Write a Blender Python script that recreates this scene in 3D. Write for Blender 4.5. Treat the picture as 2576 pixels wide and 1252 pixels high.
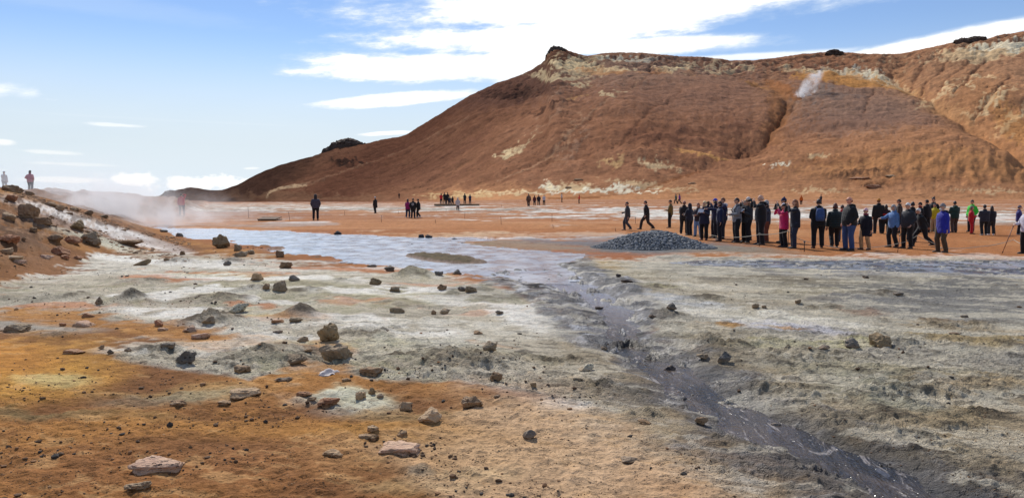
import bpy, bmesh, math, random
import numpy as np
from mathutils import Vector, Matrix, Quaternion
random.seed(7); RNG = np.random.default_rng(11)
SC = bpy.context.scene
COL = SC.collection
for _o in list(bpy.data.objects): bpy.data.objects.remove(_o)

# ------------------------------------------------------------------ camera
# image coordinates (px, py) below are those of the photograph scaled to 2576 x 1252
FPX, CX, CY, HORIZ, CAMZ = 1900.0, 1288.0, 626.0, 505.0, 1.65
PITCH = math.atan((CY - HORIZ) / FPX)
cam_d = bpy.data.cameras.new('camera'); cam = bpy.data.objects.new('camera', cam_d); COL.objects.link(cam)
cam.location = (0, 0, CAMZ); cam.rotation_euler = (math.pi/2 - PITCH, 0, 0)
cam_d.sensor_fit = 'HORIZONTAL'; cam_d.sensor_width = 36; cam_d.lens = FPX / 2576 * 36
cam_d.clip_start = 0.1; cam_d.clip_end = 80000
SC.camera = cam
cp, sp = math.cos(PITCH), math.sin(PITCH)
def ray(px, py):
    a, b = (px - CX) / FPX, (CY - py) / FPX
    return Vector((a, cp + b * sp, -sp + b * cp)).normalized()
def project(X, Y, Z):
    dz = Y * cp - (Z - CAMZ) * sp
    yv = Y * sp + (Z - CAMZ) * cp
    return CX + FPX * X / dz, CY - FPX * yv / dz
def unproj(px, py, z=0.0):
    r = ray(px, py); t = (z - CAMZ) / r.z
    return CAMZ * 0 + r.x * t, r.y * t

# ------------------------------------------------------------------ sun, sky, exposure
SUN_AZ, SUN_EL = math.radians(-17), math.radians(43)
sd_ = bpy.data.lights.new('sun', 'SUN'); sun = bpy.data.objects.new('sun', sd_); COL.objects.link(sun)
sd_.energy = 3.7; sd_.angle = math.radians(1.6); sd_.color = (1.0, 0.955, 0.89)
S = Vector((math.sin(SUN_AZ) * math.cos(SUN_EL), math.cos(SUN_AZ) * math.cos(SUN_EL), math.sin(SUN_EL)))
sun.rotation_euler = (-S).to_track_quat('-Z', 'Y').to_euler(); sun.location = S * 100
vs = SC.view_settings; vs.view_transform = 'Standard'; vs.look = 'None'; vs.gamma = 1.0; vs.exposure = 0.18
vs.use_curve_mapping = False
SC.cycles.volume_step_rate = 1.5; SC.cycles.volume_max_steps = 160
SC.cycles.max_bounces = 6; SC.cycles.volume_bounces = 1; SC.cycles.transparent_max_bounces = 8

class NT:
    """small helper round a node tree"""
    def __init__(s, nt): s.nt = nt; s.n = nt.nodes; s.l = nt.links
    def node(s, t, **kw):
        n = s.n.new(t)
        for k, v in kw.items(): setattr(n, k, v)
        return n
    def put(s, n, i, v):
        if v is None: return
        if hasattr(v, 'is_linked') or isinstance(v, bpy.types.NodeSocket): s.l.new(v, n.inputs[i])
        else: n.inputs[i].default_value = v
    def m(s, op, a, b=None, c=None, clamp=False):
        n = s.node('ShaderNodeMath', operation=op); n.use_clamp = clamp
        s.put(n, 0, a); s.put(n, 1, b); s.put(n, 2, c); return n.outputs[0]
    def mix(s, f, a, b, blend='MIX'):
        n = s.node('ShaderNodeMix', data_type='RGBA', blend_type=blend)
        s.put(n, 0, f); s.put(n, 6, a); s.put(n, 7, b); return n.outputs[2]
    def noise(s, vec, scale, detail=4, rough=.55, dim='3D', dist=0.0):
        n = s.node('ShaderNodeTexNoise', noise_dimensions=dim)
        s.put(n, 'Vector', vec); s.put(n, 'Scale', scale); s.put(n, 'Detail', detail); s.put(n, 'Roughness', rough); s.put(n, 'Distortion', dist)
        return n.outputs[0]
    def vor(s, vec, scale, feature='F1'):
        n = s.node('ShaderNodeTexVoronoi', feature=feature); s.put(n, 'Vector', vec); s.put(n, 'Scale', scale); return n.outputs[0]
    def ss(s, x, a, b, c=0., d=1.):
        n = s.node('ShaderNodeMapRange', interpolation_type='SMOOTHSTEP')
        s.put(n, 0, x); s.put(n, 1, a); s.put(n, 2, b); s.put(n, 3, c); s.put(n, 4, d); return n.outputs[0]
    def bump(s, h, strength, dist, normal=None):
        n = s.node('ShaderNodeBump'); s.put(n, 'Height', h); s.put(n, 'Strength', strength); s.put(n, 'Distance', dist); s.put(n, 'Normal', normal)
        return n.outputs[0]
    def attr(s, name, out='Fac'):
        n = s.node('ShaderNodeAttribute'); n.attribute_name = name; return n.outputs[out]
    def xyz(s, x, y, z):
        n = s.node('ShaderNodeCombineXYZ'); s.put(n, 0, x); s.put(n, 1, y); s.put(n, 2, z); return n.outputs[0]

def lin(r, g, b, k=1.0):
    f = lambda c: ((c/255.0)/12.92 if c/255.0 <= .04045 else (((c/255.0)+.055)/1.055)**2.4) * k
    return (f(r), f(g), f(b))

def build_world():
    w = bpy.data.worlds.new('World'); SC.world = w; w.use_nodes = True
    t = NT(w.node_tree); t.n.clear()
    sky = t.node('ShaderNodeTexSky', sky_type='NISHITA'); sky.sun_disc = False
    sky.sun_elevation = SUN_EL; sky.sun_rotation = SUN_AZ; sky.altitude = 300; sky.air_density = 1.0; sky.dust_density = 0.0; sky.ozone_density = 1.2
    co = t.node('ShaderNodeTexCoord').outputs['Generated']
    sep = t.node('ShaderNodeSeparateXYZ'); t.l.new(co, sep.inputs[0])
    x, y, z = sep.outputs
    az = t.m('ARCTAN2', x, y); el = t.m('ARCSINE', z)
    # clouds live on a sphere of directions: azimuth and elevation in radians, the sky goes on all round
    v2 = t.xyz(az, el, 0.0)
    def aniso(sx, sy, off=0.0):
        return t.xyz(t.m('MULTIPLY_ADD', az, sx, off), t.m('MULTIPLY_ADD', el, sy, t.m('MULTIPLY', az, -sy*.06)), off)
    nA = t.noise(aniso(7, 34, 3.1), 1.0, 7, .62)             # streaks
    nB = t.noise(aniso(26, 70, 9.7), 1.0, 6, .62)          # fibres
    nC = t.noise(aniso(2.2, 7, 5.5), 1.0, 3, .5)
    nD = t.noise(t.xyz(t.m('MULTIPLY', az, 34), t.m('MULTIPLY', el, 60), 4.2), 1.0, 6, .6); warpD = t.m('MULTIPLY', t.m('SUBTRACT', nD, .5), 5.0)   # puffs low over the horizon
    warp = t.m('ADD', t.m('MULTIPLY', t.m('SUBTRACT', nA, .5), 2.6), t.m('MULTIPLY', t.m('SUBTRACT', nB, .5), 1.5))
    def A(px): return math.atan((px - CX) / FPX)
    def E(px, py): return math.atan((HORIZ - py) / FPX * math.cos(A(px)))
    clouds = [  # centre px, py, half width, half height, slope (py per px), edge noise, weight
        (1560, 22, 680, 60, -.03, .8, 1.4), (1390, 92, 470, 44, -.06, .85, 1.4), (1150, 176, 450, 40, -.02, .9, 1.3), (1640, 122, 300, 26, .0, .8, 1.1),
        (1030, 250, 245, 19, -.10, .75, 1.25), (985, 336, 85, 7, -.07, .7, 1.1), (300, 317, 85, 7, .02, .8, .7), (1330, 120, 300, 30, 0., .9, .9),
        (2330, 118, 370, 21, -.11, .6, 1.25), (1850, 150, 330, 10, 0., .7, .8),
        (345, 452, 85, 20, .05, 1.0, .85), (530, 462, 160, 19, -.03, 1.0, .85), (150, 452, 110, 10, 0., .9, .7), (130, 384, 75, 8, .03, .95, .6),
        (15, 358, 32, 9, .08, .9, .7), (190, 414, 120, 7, .02, .95, .5), (635, 424, 25, 4, -.05, .9, .6), (450, 306, 560, 5, .012, .5, .33),
        (160, 8, 420, 26, .03, .7, .14), (2900, 200, 260, 22, -.1, .8, .9), (-420, 180, 350, 30, .05, .8, .9), (-300, 420, 260, 18, .0, .9, .7)]
    tot = None
    for (cx, cy, rx, ry, sl, en, wt) in clouds:
        a0, e0 = A(cx), E(cx, cy); ra, re = rx / FPX, ry / FPX
        du = t.m('SUBTRACT', az, a0)
        dv = t.m('SUBTRACT', t.m('SUBTRACT', el, e0), t.m('MULTIPLY', du, -sl))
        r2 = t.m('ADD', t.m('POWER', t.m('MULTIPLY', du, 1/ra), 2.0), t.m('POWER', t.m('MULTIPLY', dv, 1/re), 2.0))
        d = t.m('SUBTRACT', 1.0, t.m('SQRT', r2))
        m_ = t.ss(t.m('MULTIPLY_ADD', warpD if en >= 1.0 else warp, en * .62, d), -.22, .62, 0., wt)
        tot = m_ if tot is None else t.m('MAXIMUM', tot, m_)
    # the same kind of streaks above and beside the view
    high = t.m('MULTIPLY', t.ss(t.m('MULTIPLY_ADD', t.m('SUBTRACT', nA, .5), .5, nC), .5, .72), t.ss(el, .27, .42))
    side = t.m('MULTIPLY', t.ss(t.m('MULTIPLY_ADD', t.m('SUBTRACT', nA, .5), .5, nC), .5, .72), t.m('MULTIPLY', t.ss(t.m('ABSOLUTE', az), .75, 1.0), t.ss(el, .02, .1)))
    tot = t.m('MAXIMUM', tot, t.m('MAXIMUM', high, side))
    veil = t.ss(el, -.02, .20, .85, .0)                       # thin pale cloud low down, all round
    f = t.m('MINIMUM', t.m('MAXIMUM', tot, veil), 1.0)
    shade = t.ss(t.noise(aniso(6, 30, 21.3), 1.0, 4, .5), .42, .66, 1.0, .78)
    cc = t.mix(t.m('MULTIPLY', shade, t.ss(tot, .2, .9, .25, 1.0)), (6.2, 7.7, 9.3, 1), (11.5, 11.5, 11.5, 1))
    skyc = t.node('ShaderNodeHueSaturation'); skyc.inputs['Saturation'].default_value = 1.22; skyc.inputs['Value'].default_value = .92; skyc.inputs['Hue'].default_value = .512
    t.put(skyc, 'Saturation', t.ss(el, .02, .22, .45, 1.15)); t.put(skyc, 'Value', t.ss(el, .0, .2, .62, 1.10))
    t.l.new(sky.outputs[0], skyc.inputs['Color'])
    out = t.mix(f, skyc.outputs[0], cc)
    bg = t.node('ShaderNodeBackground'); t.l.new(out, bg.inputs[0]); bg.inputs[1].default_value = 0.092
    o = t.node('ShaderNodeOutputWorld'); t.l.new(bg.outputs[0], o.inputs[0])
build_world()

# ------------------------------------------------------------------ numpy noise
def _hash(ix, iy, seed):
    h = (ix.astype(np.int64) * 374761393 + iy.astype(np.int64) * 668265263 + seed * 1442695041) & 0xFFFFFFFF
    h = ((h ^ (h >> 13)) * 1274126177) & 0xFFFFFFFF
    return (h ^ (h >> 16)) & 0xFFFFFF
def pn(x, y, seed=0):
    xi, yi = np.floor(x), np.floor(y); xf, yf = x - xi, y - yi
    u = xf*xf*xf*(xf*(xf*6-15)+10); v = yf*yf*yf*(yf*(yf*6-15)+10)
    def g(ox, oy):
        a = _hash(xi+ox, yi+oy, seed) * (2*math.pi/0x1000000)
        return np.cos(a)*(xf-ox) + np.sin(a)*(yf-oy)
    a = g(0,0); b = g(1,0); c = g(0,1); d = g(1,1)
    return ((a + u*(b-a)) * (1-v) + (c + u*(d-c)) * v) * 1.5
def fbm(x, y, oct=4, seed=0, gain=.5):
    s = 0; a = 1.0; f = 1.0
    for i in range(oct):
        s = s + a * pn(x*f + i*17.3, y*f - i*9.1, seed + i); a *= gain; f *= 2.03
    return s
def ridged(x, y, oct=3, seed=0):
    s = 0; a = 1.0; f = 1.0
    for i in range(oct):
        s = s + a * (1 - np.abs(pn(x*f + i*5.7, y*f + i*3.3, seed + i)) * 2); a *= .5; f *= 2.07
    return s - 1.0
def worley(x, y, seed=0):
    xi, yi = np.floor(x), np.floor(y); f1 = np.full(x.shape, 9.0); f2 = np.full(x.shape, 9.0); cid = np.zeros(x.shape)
    for ox in (-1, 0, 1):
        for oy in (-1, 0, 1):
            hx = _hash(xi+ox, yi+oy, seed) / 0x1000000; hy = _hash(xi+ox, yi+oy, seed+77) / 0x1000000
            d = np.hypot(xi+ox+hx-x, yi+oy+hy-y)
            n = d < f1
            f2 = np.where(n, f1, np.minimum(f2, d)); cid = np.where(n, hx, cid); f1 = np.where(n, d, f1)
    return f1, f2, cid
def sst(x, a, b):
    t = np.clip((x - a) / (b - a), 0, 1); return t*t*(3-2*t)
def poly_sd(X, Y, pts):
    """signed distance, positive inside"""
    d = np.full(X.shape, 1e9); ins = np.zeros(X.shape, bool); n = len(pts)
    for i in range(n):
        x0, y0 = pts[i]; x1, y1 = pts[(i+1) % n]
        ex, ey = x1-x0, y1-y0; L = ex*ex+ey*ey+1e-12
        t = np.clip(((X-x0)*ex+(Y-y0)*ey)/L, 0, 1)
        d = np.minimum(d, np.hypot(X-x0-t*ex, Y-y0-t*ey))
        c = ((y0 > Y) != (y1 > Y)) & (X < (x1-x0)*(Y-y0)/((y1-y0) if y1 != y0 else 1e-9)+x0)
        ins ^= c
    return np.where(ins, d, -d)
def line_d(X, Y, pts, asp=1.0):
    """distance to a polyline and the fraction along it"""
    d = np.full(X.shape, 1e9); tt = np.zeros(X.shape); n = len(pts)-1
    for i in range(n):
        x0, y0 = pts[i][:2]; x1, y1 = pts[i+1][:2]
        ex, ey = x1-x0, (y1-y0)*asp; L = ex*ex+ey*ey+1e-12
        t = np.clip(((X-x0)*ex+(Y-y0)*asp*ey)/L, 0, 1)
        q = np.hypot(X-x0-t*ex, (Y-y0)*asp-t*ey)
        n_ = q < d; d = np.where(n_, q, d); tt = np.where(n_, (i+t)/n, tt)
    return d, tt
def interp(x, pts):
    return np.interp(x, [p[0] for p in pts], [p[1] for p in pts])

# ------------------------------------------------------------------ mesh helpers
def grid_mesh(name, X, Y, Z, keep=None):
    r, c = X.shape
    me = bpy.data.meshes.new(name)
    co = np.stack([X, Y, Z], -1).reshape(-1, 3).astype(np.float32)
    i = np.arange(r*c).reshape(r, c)
    q = np.stack([i[:-1, :-1], i[:-1, 1:], i[1:, 1:], i[1:, :-1]], -1).reshape(-1, 4)
    remap = None
    if keep is not None:
        k = keep[:-1, :-1] & keep[:-1, 1:] & keep[1:, 1:] & keep[1:, :-1]
        q = q[k.reshape(-1)]; used = np.unique(q); remap = np.full(r*c, -1); remap[used] = np.arange(len(used)); q = remap[q]; co = co[used]
    me.vertices.add(len(co)); me.vertices.foreach_set('co', co.ravel())
    me.loops.add(q.size); me.loops.foreach_set('vertex_index', q.ravel().astype(np.int32))
    me.polygons.add(len(q)); me.polygons.foreach_set('loop_start', (np.arange(len(q))*4).astype(np.int32))
    me.polygons.foreach_set('loop_total', np.full(len(q), 4, np.int32))
    me.polygons.foreach_set('use_smooth', np.ones(len(q), bool))
    me.update(calc_edges=True); me.validate()
    return me
def set_col(me, name, rgb):
    a = me.attributes.new(name, 'FLOAT_COLOR', 'POINT')
    d = np.ones((rgb.reshape(-1, 3).shape[0], 4), np.float32); d[:, :3] = rgb.reshape(-1, 3); a.data.foreach_set('color', d.ravel())
def set_f(me, name, v):
    a = me.attributes.new(name, 'FLOAT', 'POINT'); a.data.foreach_set('value', v.astype(np.float32).ravel())
def link(name, me, mat=None, parent=None):
    o = bpy.data.objects.new(name, me); COL.objects.link(o)
    if mat is not None and me is not None: me.materials.clear(); me.materials.append(mat)
    if parent is not None: o.parent = parent
    return o
def tag(o, label=None, cat=None, group=None, kind=None):
    if label: o['label'] = label
    if cat: o['category'] = cat
    if group: o['group'] = group
    if kind: o['kind'] = kind
    return o
def new_mat(name):
    m = bpy.data.materials.new(name); m.use_nodes = True; t = NT(m.node_tree); t.n.clear()
    o = t.node('ShaderNodeOutputMaterial'); b = t.node('ShaderNodeBsdfPrincipled'); t.l.new(b.outputs[0], o.inputs[0])
    return m, t, b, o

# ------------------------------------------------------------------ the ground
def height0(X, Y):
    """the lie of the land in metres"""
    h = interp(Y, [(-50, 0), (46, 0), (52, .12), (70, .25), (85, .5), (100, .9), (115, 1.12), (128, 1.25), (150, 1.9)])
    h = h * (0.75 + .25 * sst(X, -25, 5))
    toe = interp(Y, [(0, -13), (8, -9.0), (14, -9.4), (23, -12.4), (32, -14.4), (40, -18.5), (46, -22.5), (60, -28), (80, -33), (150, -60)])
    s = np.maximum(toe - X, 0)
    amp = interp(Y, [(0, .3), (8, 1.2), (14, 2.4), (24, 3.0), (33, 3.2), (44, 2.1), (60, 2.5), (80, 2.3), (110, 1.2), (140, .3)])
    b = amp * np.tanh(.37 * np.maximum(s - .25*(1-np.exp(-s)), 0) / np.maximum(amp, .1))
    crest = 1 + .03*np.exp(-((Y-31)/6.0)**2) - .15*np.exp(-((Y-45)/6.0)**2)
    return h + b * crest, sst(s, .2, 2.2)

LEVEL_P, LEVEL_M = -0.04, -0.012
def stream_level(y): return float(np.interp(y, [0, 5, 9, 14, 17], [-.085, -.08, -.065, -.048, -.04]))
def up_stream(px, py):
    y = unproj(px, py, -.05)[1]
    for _ in range(3): y = unproj(px, py, stream_level(y))[1]
    return unproj(px, py, stream_level(y))
POND = [unproj(a, b, LEVEL_P) for a, b in [(388,571),(440,573),(500,575),(560,575),(640,580),(700,580),(760,585),(830,589),(900,590),(980,596),(1100,597),(1180,597),
    (1245,603),(1225,608),(1130,610),(1200,617),(1300,628),(1400,635),(1465,641),(1430,655),(1385,664),(1400,676),(1440,700),(1400,712),(1340,708),(1290,700),(1180,690),(1100,683),(1050,672),
    (960,668),(900,660),(850,652),(790,645),(720,641),(690,632),(720,622),(650,618),(600,614),(560,603),(500,603),(470,598),(440,588),(410,578)]]
SL = [(1300,690),(1345,706),(1410,732),(1500,775),(1535,830),(1545,868),(1608,912),(1695,970),(1765,1035),(1860,1082),(1965,1112),(2065,1162),(2175,1212),(2275,1272),(2430,1370)]
SR = [(1400,672),(1460,700),(1520,732),(1580,775),(1575,830),(1578,858),(1640,894),(1728,942),(1825,1000),(1905,1058),(2005,1100),(2115,1150),(2240,1205),(2370,1275),(2560,1370)]
SLw, SRw = [up_stream(*p) for p in SL], [up_stream(*p) for p in SR]
SLw, SRw = [tuple(a+(b-a)*.12 for a, b in zip(p, q)) for p, q in zip(SLw, SRw)], [tuple(b+(a-b)*.12 for a, b in zip(p, q)) for p, q in zip(SLw, SRw)]
STREAM = SLw + SRw[::-1]
MUD = [unproj(a, b, LEVEL_M) for a, b in [(1690,661),(1760,656),(1900,654),(2050,657),(2200,654),(2400,656),(2600,655),(2800,655),(2800,690),(2576,690),(2420,688),(2250,684),(2080,677),(1900,671),(1760,667)]]

HUMMOCKS = [  # px, py of the foot, half width, height in px, lumpiness
    (325,765,75,26,1.), (560,765,120,20,.9), (1040,702,75,22,1.2), (762,800,75,24,1.1), (535,818,130,24,1.1), (640,742,95,14,.7), (390,890,140,18,.6), (700,905,230,22,.7),
    (1150,925,260,26,.7), (1685,800,75,16,1.), (1800,868,125,20,1.1), (1930,980,280,14,.45), (2230,850,190,9,.4), (370,712,110,12,.7), (930,838,150,14,.7), (590,662,60,9,.9),
    (445,662,75,10,1.), (1420,905,140,12,.8), (1600,865,60,6,1.2), (2010,905,200,12,.5), (2300,985,230,12,.35), (1470,795,80,12,1.), (1780,760,110,10,.8), (2060,775,90,9,.9), (2220,745,140,8,.7),
    (180,748,95,12,.7), (860,712,55,8,.8), (1620,1040,60,10,1.), (1500,965,90,8,.9), (2420,1100,200,8,.3), (2120,1060,180,8,.35), (1010,900,90,10,.8), (820,648,70,7,1.3), (1350,700,90,5,1.2),
    (1475,668,70,5,.8), (1650,730,100,8,.9), (2400,820,150,10,.8), (140,845,110,10,.5), (760,740,90,9,.8), (1060,1190,80,12,.7), (1240,1000,120,8,.3)]

def build_ground():
    us = np.concatenate([np.linspace(-1250, -130, 46, endpoint=False), np.linspace(-130, 2700, 880, endpoint=False), np.linspace(2700, 3850, 46)])
    v1 = np.arange(1560, 570, -1.75); d1 = CAMZ*FPX/(v1-HORIZ)
    d2 = np.geomspace(d1[-1], 150, 78)[1:]
    ds = np.concatenate([[0.4, .9, 1.4, 1.9, 2.4], d1, d2])
    U0, D = np.meshgrid(us, ds)
    X = (U0 - CX)/FPX*D; Y = D
    Z, bank = height0(X, Y)
    spac = np.gradient(ds)[:, None] + 0*X                      # row spacing in metres
    def oc(wl): return sst(wl/spac, 1.6, 4.0)                  # fades what the rows cannot carry
    U, V = project(X, Y, Z)
    # ---- broad noises in world space
    n1 = fbm(X*.18, Y*.18, 4, 1); n2 = fbm(X*.75, Y*.75, 4, 5); n3 = fbm(X*3.1, Y*3.1, 3, 9); n4 = pn(X*13, Y*13, 15)
    nf = fbm(X*.05, Y*.05, 4, 21)
    st1 = fbm(X*1.1+n2*.7, Y*1.7+X*.6+n2*.5, 4, 71); st2 = fbm(X*3.6+n3*.3, Y*6.5+X*2.0+n2*.8, 3, 75)
    # ---- colour, painted from the mineral patches seen in the photograph
    near = sst(V, 590, 660)
    WU = U + (n2*26 + n3*12 + n1*18) * (1+0*U); WV = V + (n2*7 + n3*3.5 + n1*4) * sst(V, 520, 760)*1.5 + nf*2.0
    nw = sst(V, 560, 640)                                      # far off only broad noise reads
    qa = n2*nw + (n1*1.3)*(1-nw); qb = n3*nw + n2*1.2*(1-nw)
    def E(cx, cy, rx, ry, ang=0., soft=.3, k=.35):
        du, dv = WU-cx, WV-cy
        if ang: a = math.tan(math.radians(ang)); dv = dv - du*a
        e = 1-np.sqrt((du/rx)**2+(dv/ry)**2)
        return sst(e + (qa*.6+qb*.4)*k*(1+.8*(1-nw)), -soft, soft)
    def P(pts, soft=14):
        return sst(poly_sd(WU, WV*2.2, [(a, b*2.2) for a, b in pts]) + n2*14 + n3*10, -soft, soft)
    OCH = lin(174,118,52); ORG = lin(170,108,56); TAN = lin(182,140,98); FOX = lin(134,88,46); GRY = lin(176,170,154); WHT = lin(238,234,224); DGR = lin(98,100,104)
    BGR = lin(152,149,146); YEL = lin(196,140,46); SUL = lin(214,208,150); LIL = lin(172,150,134); PNK = lin(196,166,140); GRN = lin(160,160,128); BLK = lin(44,46,54); BRN = lin(146,102,64); RED = lin(184,118,68)
    C = np.empty(X.shape+(3,)); C[:] = ORG
    crust = np.zeros(X.shape)
    def lay(m, c, s=1.0):
        nonlocal C
        m = np.clip(m*s, 0, 1)[..., None]; C = C*(1-m) + np.array(c)*m
    def cr(m, v):
        nonlocal crust
        crust = crust*(1-m) + v*m
    # far flats
    lay(sst(nf + n1*.5, .1, .7), lin(182,124,72), .8); lay(sst(-nf + n1*.3, .15, .6), lin(160,98,50), .75)
    far_ = sst(V, 600, 570); tl_ = ridged(X*.035, Y*.16+n1*.25, 3, 91); lay(far_*sst(tl_, .55, .85), lin(132,82,48), .6); lay(far_*sst(-tl_, .1, .6), lin(206,152,104), .4)
    lay(E(900, 565, 560, 10, 0, .5), lin(186,126,74), .6)
    for (a, b, c, d, col, s) in [(760,520,420,8,PNK,.8),(1000,526,360,4.5,GRY,.8),(640,524,200,4,GRY,.7),(1430,530,140,4,PNK,.8),(1560,529,170,6,WHT,.55),(2080,537,560,13,GRY,.8),(2000,542,480,8,WHT,.5),(2400,560,240,6,GRY,.4),
                             (740,560,70,3,WHT,.8),(560,532,110,4,LIL,.8),(640,566,180,5,LIL,.8),(430,540,200,18,LIL,.75),(500,522,260,6,GRY,.6),(1150,519,60,3,WHT,.5),(1430,590,230,5,lin(200,170,140),.6),(1300,600,180,3.5,WHT,.6),(1180,590,160,5,lin(200,164,124),.7),
                             (2450,548,200,6,WHT,.5),(1480,600,160,5,BGR,.5)]:
        lay(E(a, b, c, d, 0, .5, .9), col, s)
    tl2 = fbm(X*.25, Y*.9+n1*.4, 3, 93)
    for (a, b, c, d) in [(2080,537,560,13),(1000,526,360,5),(640,524,200,5)]:
        m = E(a, b, c, d, 0, .5, .9); cr(m, .35); lay(m*sst(tl2, .1, .45), lin(116,104,92), .7); lay(m*sst(-tl2, .1, .5), WHT, .7)
    # left bank and the ochre foreground
    left = P([(-1300,1600),(-1300,430),(60,470),(330,560),(520,612),(760,650),(1000,690),(1130,760),(1300,900),(1450,985),(1640,1040),(1900,1115),(2100,1200),(2330,1300),(2330,1600)], 30)
    lay(left, FOX); lay(left*sst(n1+n2*.5, -.1, .7), OCH, .9); lay(left*sst(-n1+n3*.3, .2, .8), BRN, .6)
    bk = bank*sst(Y, 12, 18)
    lay(bk*sst(n2+n3*.4+.15, -.2, .5), lin(150,122,98), .6); lay(bk*sst(n2*.8+n3*.6-n1*.3, -.05, .35), lin(112,78,50), .8)
    lay(E(270, 575, 190, 16, 17, .35), WHT, .8); lay(E(240, 600, 110, 12, 18, .35), lin(205,205,180), .75); lay(E(150, 560, 90, 14, 15, .4), LIL, .5); lay(E(400, 612, 80, 8, 12, .4), LIL, .8)
    lay(bk*sst(V, 560, 500)*sst(n3+n2, -.2, .5), lin(110,80,58), .7); lay(bk*sst(n3+n2*.6, .05, .4), lin(92,66,46), .7); lay(bk*sst(-n3+n4*.4, .2, .5), lin(172,134,98), .5); lay(bank*sst(Y, 40, 50), lin(136,104,80), .6)
    tanz = P([(950,1130),(1250,1000),(1500,985),(1640,1010),(1760,1060),(1850,1092),(1980,1118),(2090,1170),(2300,1270),(2480,1400),(1400,1420),(1200,1300),(1020,1200)], 45)
    lay(tanz, lin(184,146,104), .95); lay(E(1500,1130,380,110,8,.6), lin(200,164,124), .8); lay(E(1750,1095,140,34,14,.5), GRN, .55); lay(E(2010,1170,170,24,22,.5), lin(196,188,160), .6)
    lay(E(350,1210,420,70,0,.7), lin(128,82,42), .55); lay(E(1780,1215,200,40,5,.6), lin(190,138,88), .5); lay(E(1100,1085,180,30,5,.6), lin(178,124,56), .6)
    # the pale crust left of the stream
    crustP = P([(-200,735),(0,715),(150,690),(210,655),(240,642),(420,638),(700,655),(900,672),(1100,690),(1300,740),(1460,830),(1560,930),(1680,1050),(1560,1035),(1340,985),(1180,965),(960,962),(850,935),(640,958),(500,935),(290,905),(255,872),(400,850),(560,842),(420,812),(250,800),(90,772),(-200,790)], 18)
    lay(crustP, lin(214,205,186), .95); cr(crustP, .85)
    lay(crustP*sst(n2+n1*.6, .0, .55), LIL, .6); lay(crustP*sst(n2*.8-n1*.8+n3*.3, .05, .5), WHT, .8); lay(crustP*sst(n3+n2*.5, .2, .7), GRY, .55); lay(crustP*sst(n1*1.2-n3*.5, .25, .8), lin(190,186,150), .6)
    lay(E(60,800,200,30,3,.4), GRY, .8); lay(E(30,750,150,16,0,.4), GRY, .6)
    for (a, b, c, d, an, s) in [(160,800,190,16,3,.95),(150,770,130,9,2,.8),(470,842,140,14,4,.9),(330,812,150,9,2,.7),(560,684,170,7,1,.95),(420,702,120,7,2,.9),(860,672,190,6,2,.9),(640,772,70,7,0,.8),(730,800,110,7,2,.8),(900,766,90,5,1,.6),
                            (1190,784,120,5,0,.5),(830,880,70,26,6,.8),(790,930,110,26,4,.8),(1240,858,60,6,2,.5),(540,880,60,14,0,.6),(640,810,90,5,0,.5),(1100,718,130,5,2,.6)]:
        m = E(a, b, c, d, an, .3, .6); lay(m, OCH if b > 795 else RED, s); cr(m, .25)
    for (a, b, c, d, an, s) in [(690,702,240,11,2,.9),(520,738,170,10,1,.9),(380,752,120,10,0,.9),(880,738,150,9,1,.9),(1060,733,130,8,1,.9),(1340,800,95,28,12,.85),(620,862,190,13,-4,.7),(880,800,110,8,0,.6),(330,650,90,7,4,.9),(480,660,110,6,2,.8),
                            (1130,760,120,8,3,.6),(700,760,90,7,0,.7),(470,790,120,8,0,.75),(1020,830,150,10,2,.6),(300,880,90,10,0,.55),(980,670,120,4,2,.6)]:
        m = E(a, b, c, d, an, .35, .6); lay(m, WHT, s); cr(m, .45)
    for (a, b, c, d) in [(640,795,70,12),(930,868,110,16),(560,690,150,6),(1050,690,80,10),(980,748,110,8),(1300,900,120,16),(740,862,60,10),(540,806,60,8)]:
        lay(E(a, b, c, d, 0, .5), SUL, .3)
    for (a, b, c, d, col, s) in [(1250,745,150,14,DGR,.6),(1130,880,180,30,GRN,.25),(1080,1003,0.1,0.1,GRN,0),(900,1008,95,24,lin(214,210,170),.95),(880,1020,120,26,GRY,.6),(1480,1005,110,26,WHT,.75),(1370,980,140,26,PNK,.7),(1560,985,80,18,GRY,.6),(1280,920,160,30,lin(190,178,158),.6),
                             (90,930,210,80,YEL,.9),(30,900,120,40,lin(190,122,40),.6),(150,960,80,18,lin(200,178,112),.8),(430,985,190,18,lin(176,140,84),.6),(470,1000,150,14,GRN,.5),(240,1050,260,14,lin(122,104,66),.6),(330,1010,130,18,lin(130,110,84),.7),(60,1040,110,14,lin(112,98,62),.6),
                             (560,865,180,14,lin(190,132,44),.5),(700,1070,340,34,lin(178,122,52),.8),(980,1080,200,30,lin(180,128,52),.55),(1000,1040,170,16,lin(170,140,90),.6),(760,1150,320,40,lin(156,106,58),.6),(300,1190,360,50,lin(146,96,50),.6),(1150,1130,260,70,lin(182,140,88),.6),(1180,1190,120,14,lin(190,164,116),.5),(1060,1225,160,20,lin(188,160,108),.4)]:
        if c < 1: continue
        lay(E(a, b, c, d, 0, .6, .6), col, s)
    # the grey flat right of the stream
    rightP = P([(1380,665),(1500,648),(1700,646),(2100,650),(3900,652),(3900,1600),(2480,1600),(2330,1240),(2150,1150),(1960,1085),(1840,1000),(1730,935),(1640,885),(1600,850),(1640,790),(1560,730),(1450,690)], 18)
    lay(rightP, lin(206,199,184)); cr(rightP, .95)
    lay(rightP*sst(n2+n1*.4, .0, .5), BGR, .5); lay(rightP*sst(n1-n2*.5+n3*.3, .05, .5), lin(188,172,142), .5); lay(rightP*sst(n3*.8+n2*.6, .2, .6), lin(120,118,114), .42); lay(rightP*sst(-n2-n3*.3, .1, .6), lin(190,188,178), .55)
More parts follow.
